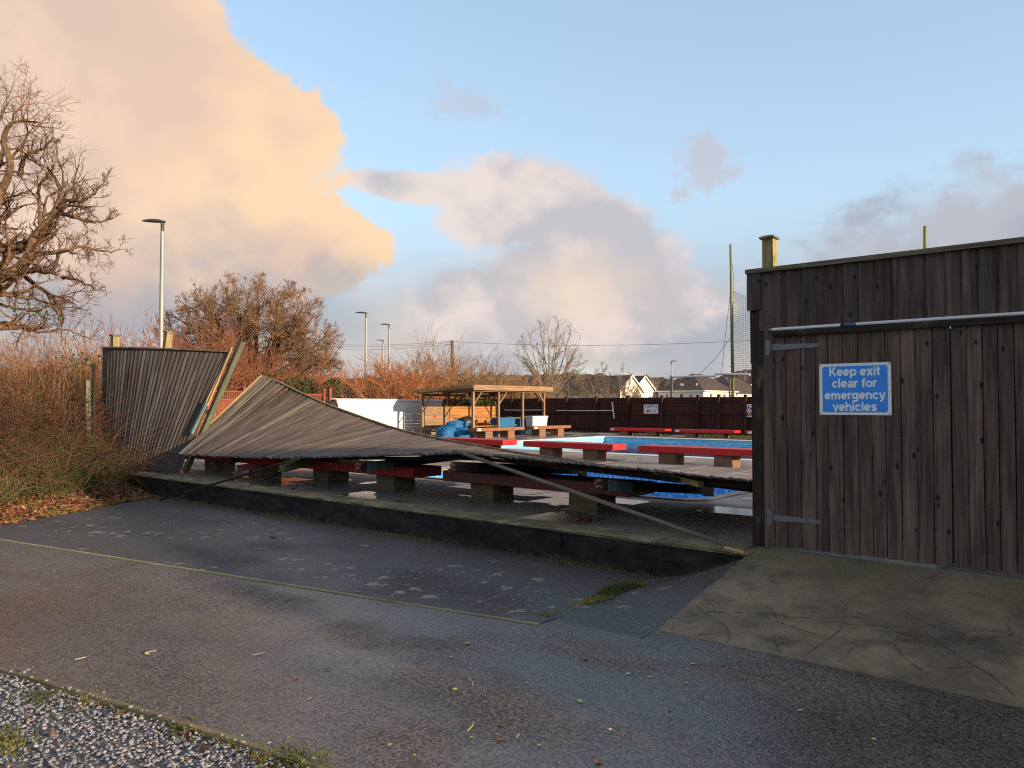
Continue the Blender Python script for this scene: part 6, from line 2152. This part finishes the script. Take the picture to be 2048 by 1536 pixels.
o = npmesh('grass', *strands(r_, P, np.stack([r_.normal(0, .5, len(P)), r_.normal(0, .5, len(P)), np.ones(len(P))], -1), r_.uniform(.06, .16, len(P)), np.full(len(P), .0035), 3, .4, .3), 'moss')
tag(o, 'short green grass tufts among the fallen leaves', 'grass', kind='stuff')

# ================================================================== GROUND DETAIL
# gravel stones
rgx = np.random.RandomState(11)
n = 17000
X = rgx.uniform(-8.2, -1.4, n)
off = -.035 + 2.05 * rgx.uniform(0, 1, n) ** 1.3
spill = (off < .03) & (rgx.uniform(0, 1, n) > .03)
off[spill] = .04 + .6 * rgx.uniform(0, 1, spill.sum())
Y = lowY(X) - off
keep = (np.hypot(X, Y) > 1.2)
X, Y, off = X[keep], Y[keep], off[keep]
n = len(X)
phi = (1 + 5 ** .5) / 2
ico = np.array([(-1, phi, 0), (1, phi, 0), (-1, -phi, 0), (1, -phi, 0), (0, -1, phi), (0, 1, phi), (0, -1, -phi), (0, 1, -phi), (phi, 0, -1), (phi, 0, 1), (-phi, 0, -1), (-phi, 0, 1)]) / 1.902
icf = np.array([(0, 11, 5), (0, 5, 1), (0, 1, 7), (0, 7, 10), (0, 10, 11), (1, 5, 9), (5, 11, 4), (11, 10, 2), (10, 7, 6), (7, 1, 8), (3, 9, 4), (3, 4, 2), (3, 2, 6), (3, 6, 8), (3, 8, 9), (4, 9, 5), (2, 4, 11), (6, 2, 10), (8, 6, 7), (9, 8, 1)])
S = (.0062 + .0105 * rgx.uniform(0, 1, n) ** 1.6)[:, None] * np.stack([rgx.uniform(.8, 1.35, n), rgx.uniform(.6, 1.0, n), rgx.uniform(.28, .52, n)], -1)
Vs = ico[None] * S[:, None] * rgx.uniform(.78, 1.16, (n, 12, 1))
def rot_m(ax, an):
    c, s = np.cos(an), np.sin(an)
    M_ = np.zeros((len(an), 3, 3))
    i, j = [(1, 2), (2, 0), (0, 1)][ax]
    M_[:, ax, ax] = 1
    M_[:, i, i] = c; M_[:, j, j] = c; M_[:, i, j] = -s; M_[:, j, i] = s
    return M_
RM = rot_m(2, rgx.uniform(0, 6.3, n)) @ rot_m(0, rgx.normal(0, .35, n)) @ rot_m(1, rgx.normal(0, .35, n))
Vs = np.einsum('nij,nkj->nki', RM, Vs)
Vs += np.stack([X, Y, -.004 + rgx.uniform(0, .012, n) + np.where(off < .035, .026, 0)], -1)[:, None]
Fs = (np.arange(n)[:, None, None] * 12 + icf[None]).reshape(-1, 3)
o = npmesh('gravel', Vs.reshape(-1, 3), Fs, 'gravel_stone')
tag(o, 'grey slate gravel chippings along the timber edging', 'gravel', kind='stuff')

# weeds and tufts
def tuft(label, p, n, h, mat, spread=.06, name='grass_tuft', cat='grass', grp=None, broad=0, seed=0):
    r_ = np.random.RandomState(seed + 100)
    P = np.array(p[:]) + r_.normal(0, spread, (n, 3)) * np.array([1, .6, 0])
    o_ = thing(name, label, cat, tuple(p), grp)
    tag(npmesh('blades', *strands(r_, P, np.stack([r_.normal(0, .6, n), r_.normal(0, .6, n), np.ones(n)], -1), r_.uniform(.5, 1, n) * h, np.full(n, .0028), 4, .5, .7, 3, .2), mat, o_), kind='stuff')
    if broad:
        C = P[:broad % n] if broad < n else np.repeat(P, 2, 0)[:broad]
        C = C + r_.normal(0, spread * .7, C.shape) * np.array([1, 1, 0]) + np.array([0, 0, h * .35])
        npmesh('leaves', *leaf_quads(r_, C, r_.uniform(.010, .020, len(C)), .5), 'grass_blade', o_)
tuft('green weed tuft growing in the gravel, farthest from the edging', on_z(85, 1398, .0), 90, .07, 'grass_blade', .07, seed=1)
tuft('yellow green weed at the near end of the gravel strip', on_z(15, 1490, .0), 120, .06, 'moss', .09, seed=2, broad=40)
tuft('green grass tuft at the corner of gravel and edging, bottom of the picture', on_z(600, 1528, .0), 130, .11, 'grass_blade', .10, seed=3, broad=25)
tuft('straw coloured tuft against the edging, upper part of the gravel', on_z(182, 1402, .0), 60, .05, 'yellow_grass', .07, seed=4)
tuft('small leafy weed against the edging in the middle of the gravel strip', on_z(245, 1415, .0), 50, .04, 'moss', .05, seed=5, broad=30)
tuft('small leafy weed against the edging lower down the gravel strip', on_z(372, 1462, .0), 60, .05, 'moss', .06, seed=6, broad=34)
tuft('straw tuft between gravel stones close to the bottom edge', on_z(521, 1520, .0), 40, .08, 'yellow_grass', .03, seed=7)
tuft('small weed with round leaves at the edging end', on_z(468, 1488, .0), 30, .04, 'moss', .04, seed=8, broad=20)
tuft('bright leafy weed at the foot of the black wall', on_z(972, 1077, .01), 24, .07, 'grass_blade', .05, 'weed', 'weed', seed=9, broad=22)
tuft('small weed at the wall foot right of the bright leafy one', on_z(1020, 1084, .01), 30, .05, 'moss', .05, 'weed', 'weed', seed=10, broad=12)
tuft('tiny weed growing on the old tarmac', on_z(547, 1076, .01), 22, .04, 'grass_blade', .03, 'weed', 'weed', seed=11, broad=8)
tuft('tiny weed on the ramp foot at the picture edge', on_z(1836, 1358, .01), 20, .03, 'grass_blade', .03, 'weed', 'weed', seed=12, broad=8)
tuft('weed trailing at the wall foot near the leaf litter', on_z(470, 1012, .01), 50, .07, 'moss', .12, 'weed', 'weed', seed=13, broad=30)
tuft('weed patch at the wall foot below the middle bench', on_z(690, 1042, .01), 60, .06, 'moss', .16, 'weed', 'weed', seed=14, broad=30)
# moss and grass along the foot of the black wall, and beside the ramp
n = 1500
X = r_.uniform(-14, -3.9, n)
P = np.stack([X, 6.80 - np.abs(r_.normal(0, .05, n)), np.full(n, .006)], -1)[np.sin(X * 2.3) + r_.normal(0, .6, n) > .6]
o = npmesh('moss', *strands(r_, P, np.stack([r_.normal(0, .5, len(P)), r_.normal(-.2, .5, len(P)), np.ones(len(P))], -1), r_.uniform(.015, .05, len(P)), np.full(len(P), .004), 3, .4, .4), 'moss')
tag(o, 'moss and small weeds along the foot of the black wall', 'moss', kind='stuff')
n = 3400
Y = r_.uniform(4.95, 6.65, n)
X = -3.86 + r_.normal(0, .045, n) + .03 * np.sin(Y * 7)
ok = (np.sin(Y * 4.4 + .6) + r_.normal(0, .5, n) > -.1)
X, Y = X[ok], Y[ok]
P = np.stack([X, Y, np.full(len(X), .008) + np.clip(X + 3.86, 0, 1) * .2], -1)
grn = (Y > 5.75) & (Y < 6.35)
for q, mt, hh_, lb in ((grn, 'grass_blade', .07, 'bright green grass growing where ramp flank meets the bay'), (~grn, 'yellow_grass', .04, 'yellowed moss strip between the bay and the ramp flank')):
    Q = P[q]
    o = npmesh('grass' if mt == 'grass_blade' else 'moss', *strands(r_, Q, np.stack([r_.normal(0, .6, len(Q)), r_.normal(0, .6, len(Q)), np.ones(len(Q))], -1), r_.uniform(.4, 1, len(Q)) * hh_, np.full(len(Q), .004), 3, .4, .5), mt)
    tag(o, lb, 'grass' if mt == 'grass_blade' else 'moss', kind='stuff')

# scattered leaves, twigs and grit on the tarmac
def leaf_mesh(seed):
    r_ = random.Random(seed)
    mb = MB()
    n = 7
    V = []
    cu = r_.uniform(.2, .6)
    for i in range(n):
        t = i / (n - 1)
        w = .34 * math.sin(math.pi * t ** .8) + .015
        z = cu * .35 * (t - .5) ** 2 * 4 * .3
        V += [(t - .5, -w, z + .10 * w), (t - .5, 0, z - .02), (t - .5, w, z + .12 * w)]
    for i in range(n - 1):
        a = 3 * i
        mb.f += [(a, a + 3, a + 4, a + 1), (a + 1, a + 4, a + 5, a + 2)]
    mb.v = V
    mb.tube([(-.5, 0, .01), (-.78, .05, .015)], .018, 4)
    return mb.mesh('fallen_leaf')
leaf_mats = ['yellow_leaf', 'brown_leaf', 'lime_leaf']
lm = {}
for q in range(3):
    for m_ in leaf_mats:
        me = leaf_mesh(q)
        me.materials.append(MATS[m_])
        lm[(q, m_)] = me
def zground(px, py):
    q = ramp_pt(px, py)
    if q.x > -2.98 and q.y > RY0:
        return q + Vector((0, 0, .008))
    return on_z(px, py, .006)
LV = [(902, 1275, 'brown_leaf', .05), (935, 1286, 'yellow_leaf', .045), (902, 1313, 'yellow_leaf', .03), (910, 1378, 'yellow_leaf', .04), (1033, 1375, 'lime_leaf', .03), (1053, 1365, 'yellow_leaf', .025),
      (1160, 1402, 'lime_leaf', .055), (1171, 1318, 'brown_leaf', .05), (780, 1489, 'yellow_leaf', .04), (943, 1474, 'lime_leaf', .02), (1002, 1479, 'brown_leaf', .06), (1078, 1490, 'yellow_leaf', .03),
      (1221, 1459, 'yellow_leaf', .035), (1195, 1523, 'brown_leaf', .07), (1256, 1347, 'yellow_leaf', .04), (1300, 1353, 'yellow_leaf', .035), (1385, 1327, 'yellow_leaf', .05), (1447, 1330, 'brown_leaf', .04),
      (620, 1397, 'lime_leaf', .03), (655, 1338, 'brown_leaf', .045), (592, 1356, 'brown_leaf', .05), (190, 1185, 'brown_leaf', .06), (222, 1152, 'yellow_leaf', .03), (1748, 1478, 'yellow_leaf', .03),
      (295, 1308, 'yellow_leaf', .05), (480, 1290, 'yellow_leaf', .03), (1766, 1450, 'yellow_leaf', .03), (1838, 1358, 'lime_leaf', .03), (1000, 1450, 'brown_leaf', .04), (830, 1510, 'yellow_leaf', .025),
      (715, 1320, 'brown_leaf', .05), (120, 1222, 'yellow_leaf', .05), (310, 1232, 'brown_leaf', .04), (1372, 1365, 'yellow_leaf', .03), (1600, 1420, 'yellow_leaf', .04), (1340, 1420, 'brown_leaf', .03)]
ORD = 'first second third fourth fifth sixth seventh eighth ninth tenth eleventh twelfth thirteenth fourteenth fifteenth sixteenth seventeenth eighteenth nineteenth twentieth'.split()
rank = {}
for m_ in leaf_mats:
    for q, l_ in enumerate(sorted((l_ for l_ in LV if l_[2] == m_), key=lambda l_: l_[0])):
        rank[l_] = q
for i, (px, py, m_, s_) in enumerate(LV):
    o = bpy.data.objects.new('fallen_leaf', lm[(i % 3, m_)])
    link(o)
    p_ = zground(px, py)
    o.location = p_
    o.scale = (s_ * .85, s_ * .8, s_ * .85)
    o.rotation_euler = (rg.uniform(-.15, .15), rg.uniform(-.15, .15), rg.uniform(0, 6.3))
    nm = {'yellow_leaf': 'yellow', 'brown_leaf': 'brown', 'lime_leaf': 'yellow green'}[m_]
    tag(o, 'small %s leaf on the tarmac, %s of the %s ones from the left' % (nm, ORD[rank[(px, py, m_, s_)]], nm), 'leaf', '%s leaves on the tarmac' % nm)
TWL = ['kinked, right of the middle of the path', 'kinked, lower right of the middle of the path', 'shortest, at the bottom middle', 'straight, by the gravel, second from the left', 'straight, in the middle of the path', 'straight, nearest the gravel corner', 'straight, third from the left']
for i, pts_ in enumerate(([(938, 1355), (945, 1364), (946, 1371)], [(935, 1462), (946, 1450), (947, 1445)], [(1033, 1475), (1038, 1468)], [(290, 1305), (312, 1301)], [(928, 1287), (942, 1285)], [(150, 1319), (172, 1314)], [(505, 1310), (530, 1305)])):
    ps = [on_z(x, y, .010) for x, y in pts_]
    o = MB().tube(ps, .0035, 5).build('twig', 'pale_twig', origin=tuple(ps[0]))
    tag(o, 'thin pale twig on the tarmac, ' + TWL[i], 'twig', 'twigs on the tarmac')
# oak leaves on the terrace edge
for i, (px, py, lb) in enumerate(((468, 962, 'curled brown leaf on the terrace edge near the leaning fence'), (583, 978, 'curled brown leaf on the terrace below the middle bench'), (1170, 1040, 'large brown leaf on the terrace edge under the loose capping rail'), (430, 942, 'brown leaf beside the broken post foot'))):
    p_ = on_z(px, py, DECK + .01)
    C = np.array(p_[:]) + rb.normal(0, 1, (5, 3)) * np.array([.04, .02, .012])
    o = npmesh('curled_leaf', *leaf_quads(rb, C, rb.uniform(.05, .09, 5), .2), 'dead_leaf', origin=tuple(p_))
    tag(o, lb, 'leaf')
# grit and pale fragments trodden into the path
n = 900
X = rgx.uniform(-9, 1, n); Y = rgx.uniform(1.5, 6.7, n)
ok = (Y > lowY(X) + .05) & ~((X > -3.9) & (Y > 4.9))
X, Y = X[ok], Y[ok]
n = len(X)
S = rgx.uniform(.002, .0055, n)[:, None] * np.stack([rgx.uniform(.8, 1.6, n), rgx.uniform(.6, 1.2, n), rgx.uniform(.3, .7, n)], -1)
Vs = ico[None] * S[:, None] * rgx.uniform(.75, 1.2, (n, 12, 1)) + np.stack([X, Y, np.full(n, .006)], -1)[:, None]
o = npmesh('grit', Vs.reshape(-1, 3), (np.arange(n)[:, None, None] * 12 + icf[None]).reshape(-1, 3), 'gravel_stone')
tag(o, 'small stones and grit scattered on the tarmac', 'grit', kind='stuff')
# grass strip under the far benches
n = 4000
P = np.stack([r_.uniform(-16, -5, n), r_.uniform(30.2, 32.2, n), np.full(n, DECK)], -1)
o = npmesh('grass', *strands(r_, P, np.stack([r_.normal(0, .4, n), r_.normal(0, .4, n), np.ones(n)], -1), r_.uniform(.05, .12, n), np.full(n, .012), 2, .3), 'grass_blade')
tag(o, 'strip of short grass along the foot of the far brown fence', 'grass', kind='stuff')

# ---- trees beyond the right edge filter the sun; hedge and block added for shade
SP_OFF = [dict(seg=7, sides=5, crook=.2, up=.05, taper=.4, n=8, t0=.2, ang=(25, 70), lr=(.4, .62), rr=.6, rmin=.05),
          dict(seg=5, sides=4, crook=.28, up=.05, taper=.4, n=8, t0=.2, ang=(25, 65), lr=(.4, .65), rr=.6, rmin=.03),
          dict(seg=3, sides=3, crook=.3, up=.05, taper=.5, n=4, t0=.2, ang=(25, 65), lr=(.5, .7), rr=.6, rmin=.02),
          dict(seg=2, sides=3, crook=.3, up=.05, taper=.5)]
for i, (x, y, H) in enumerate(((31, 5.6, 9.0), (29, -1.0, 8.0))):
    k = bare_tree('bare_tree', ['leafless tree nearest the gate line, out of the picture to the right', 'leafless tree out of the picture behind the camera'][i], (x, y), H, (3.4, 3.0, H * .5), 60 + i, 'oak_twig', 'oak_bark', .3, SP_OFF, .7, 8, 'leafless trees out of the picture', env_z=H * .52)
def off_hedge(x, y0, y1, h, seed, label, n=9000):
    r2 = np.random.RandomState(seed)
    C = np.stack([r2.normal(x, .7, n), r2.uniform(y0, y1, n), r2.uniform(0, 1, n) ** .8], -1)
    top = h * (.80 + .2 * np.sin(C[:, 1] * 1.1) + .12 * np.sin(C[:, 1] * 2.7 + 1))
    C[:, 2] *= top
    k = thing('shade_hedge', label, 'hedge', (x, (y0 + y1) / 2, 0))
    npmesh('leaves', *leaf_quads(r2, C, r2.uniform(.12, .22, n)), 'evergreen_leaf', k)
off_hedge(23.5, -5, 6.6, 6.2, 5, 'unseen evergreen hedge added to shade the path, right of the picture')  # added hedge, its height chosen for the shade it throws on the path
k = thing('shade_house', 'unseen house block added to shade the bay and ramp', 'shade blocker', (28, 11.5, 0))
MB().box(25, 33, 7.3, 14.8, -.03, 6.4).build('wall', 'house_render', k)  # added block, raised to keep the low sun off bay and ramp
MB().add([(24.6, 6.9, 6.3), (33.4, 6.9, 6.3), (33.4, 15.2, 6.3), (24.6, 15.2, 6.3), (24.6, 11.0, 8.8), (33.4, 11.0, 8.8)], [(0, 1, 5, 4), (2, 3, 4, 5), (0, 4, 3), (1, 2, 5), (3, 2, 1, 0)]).build('roof', 'roof_tile', k)
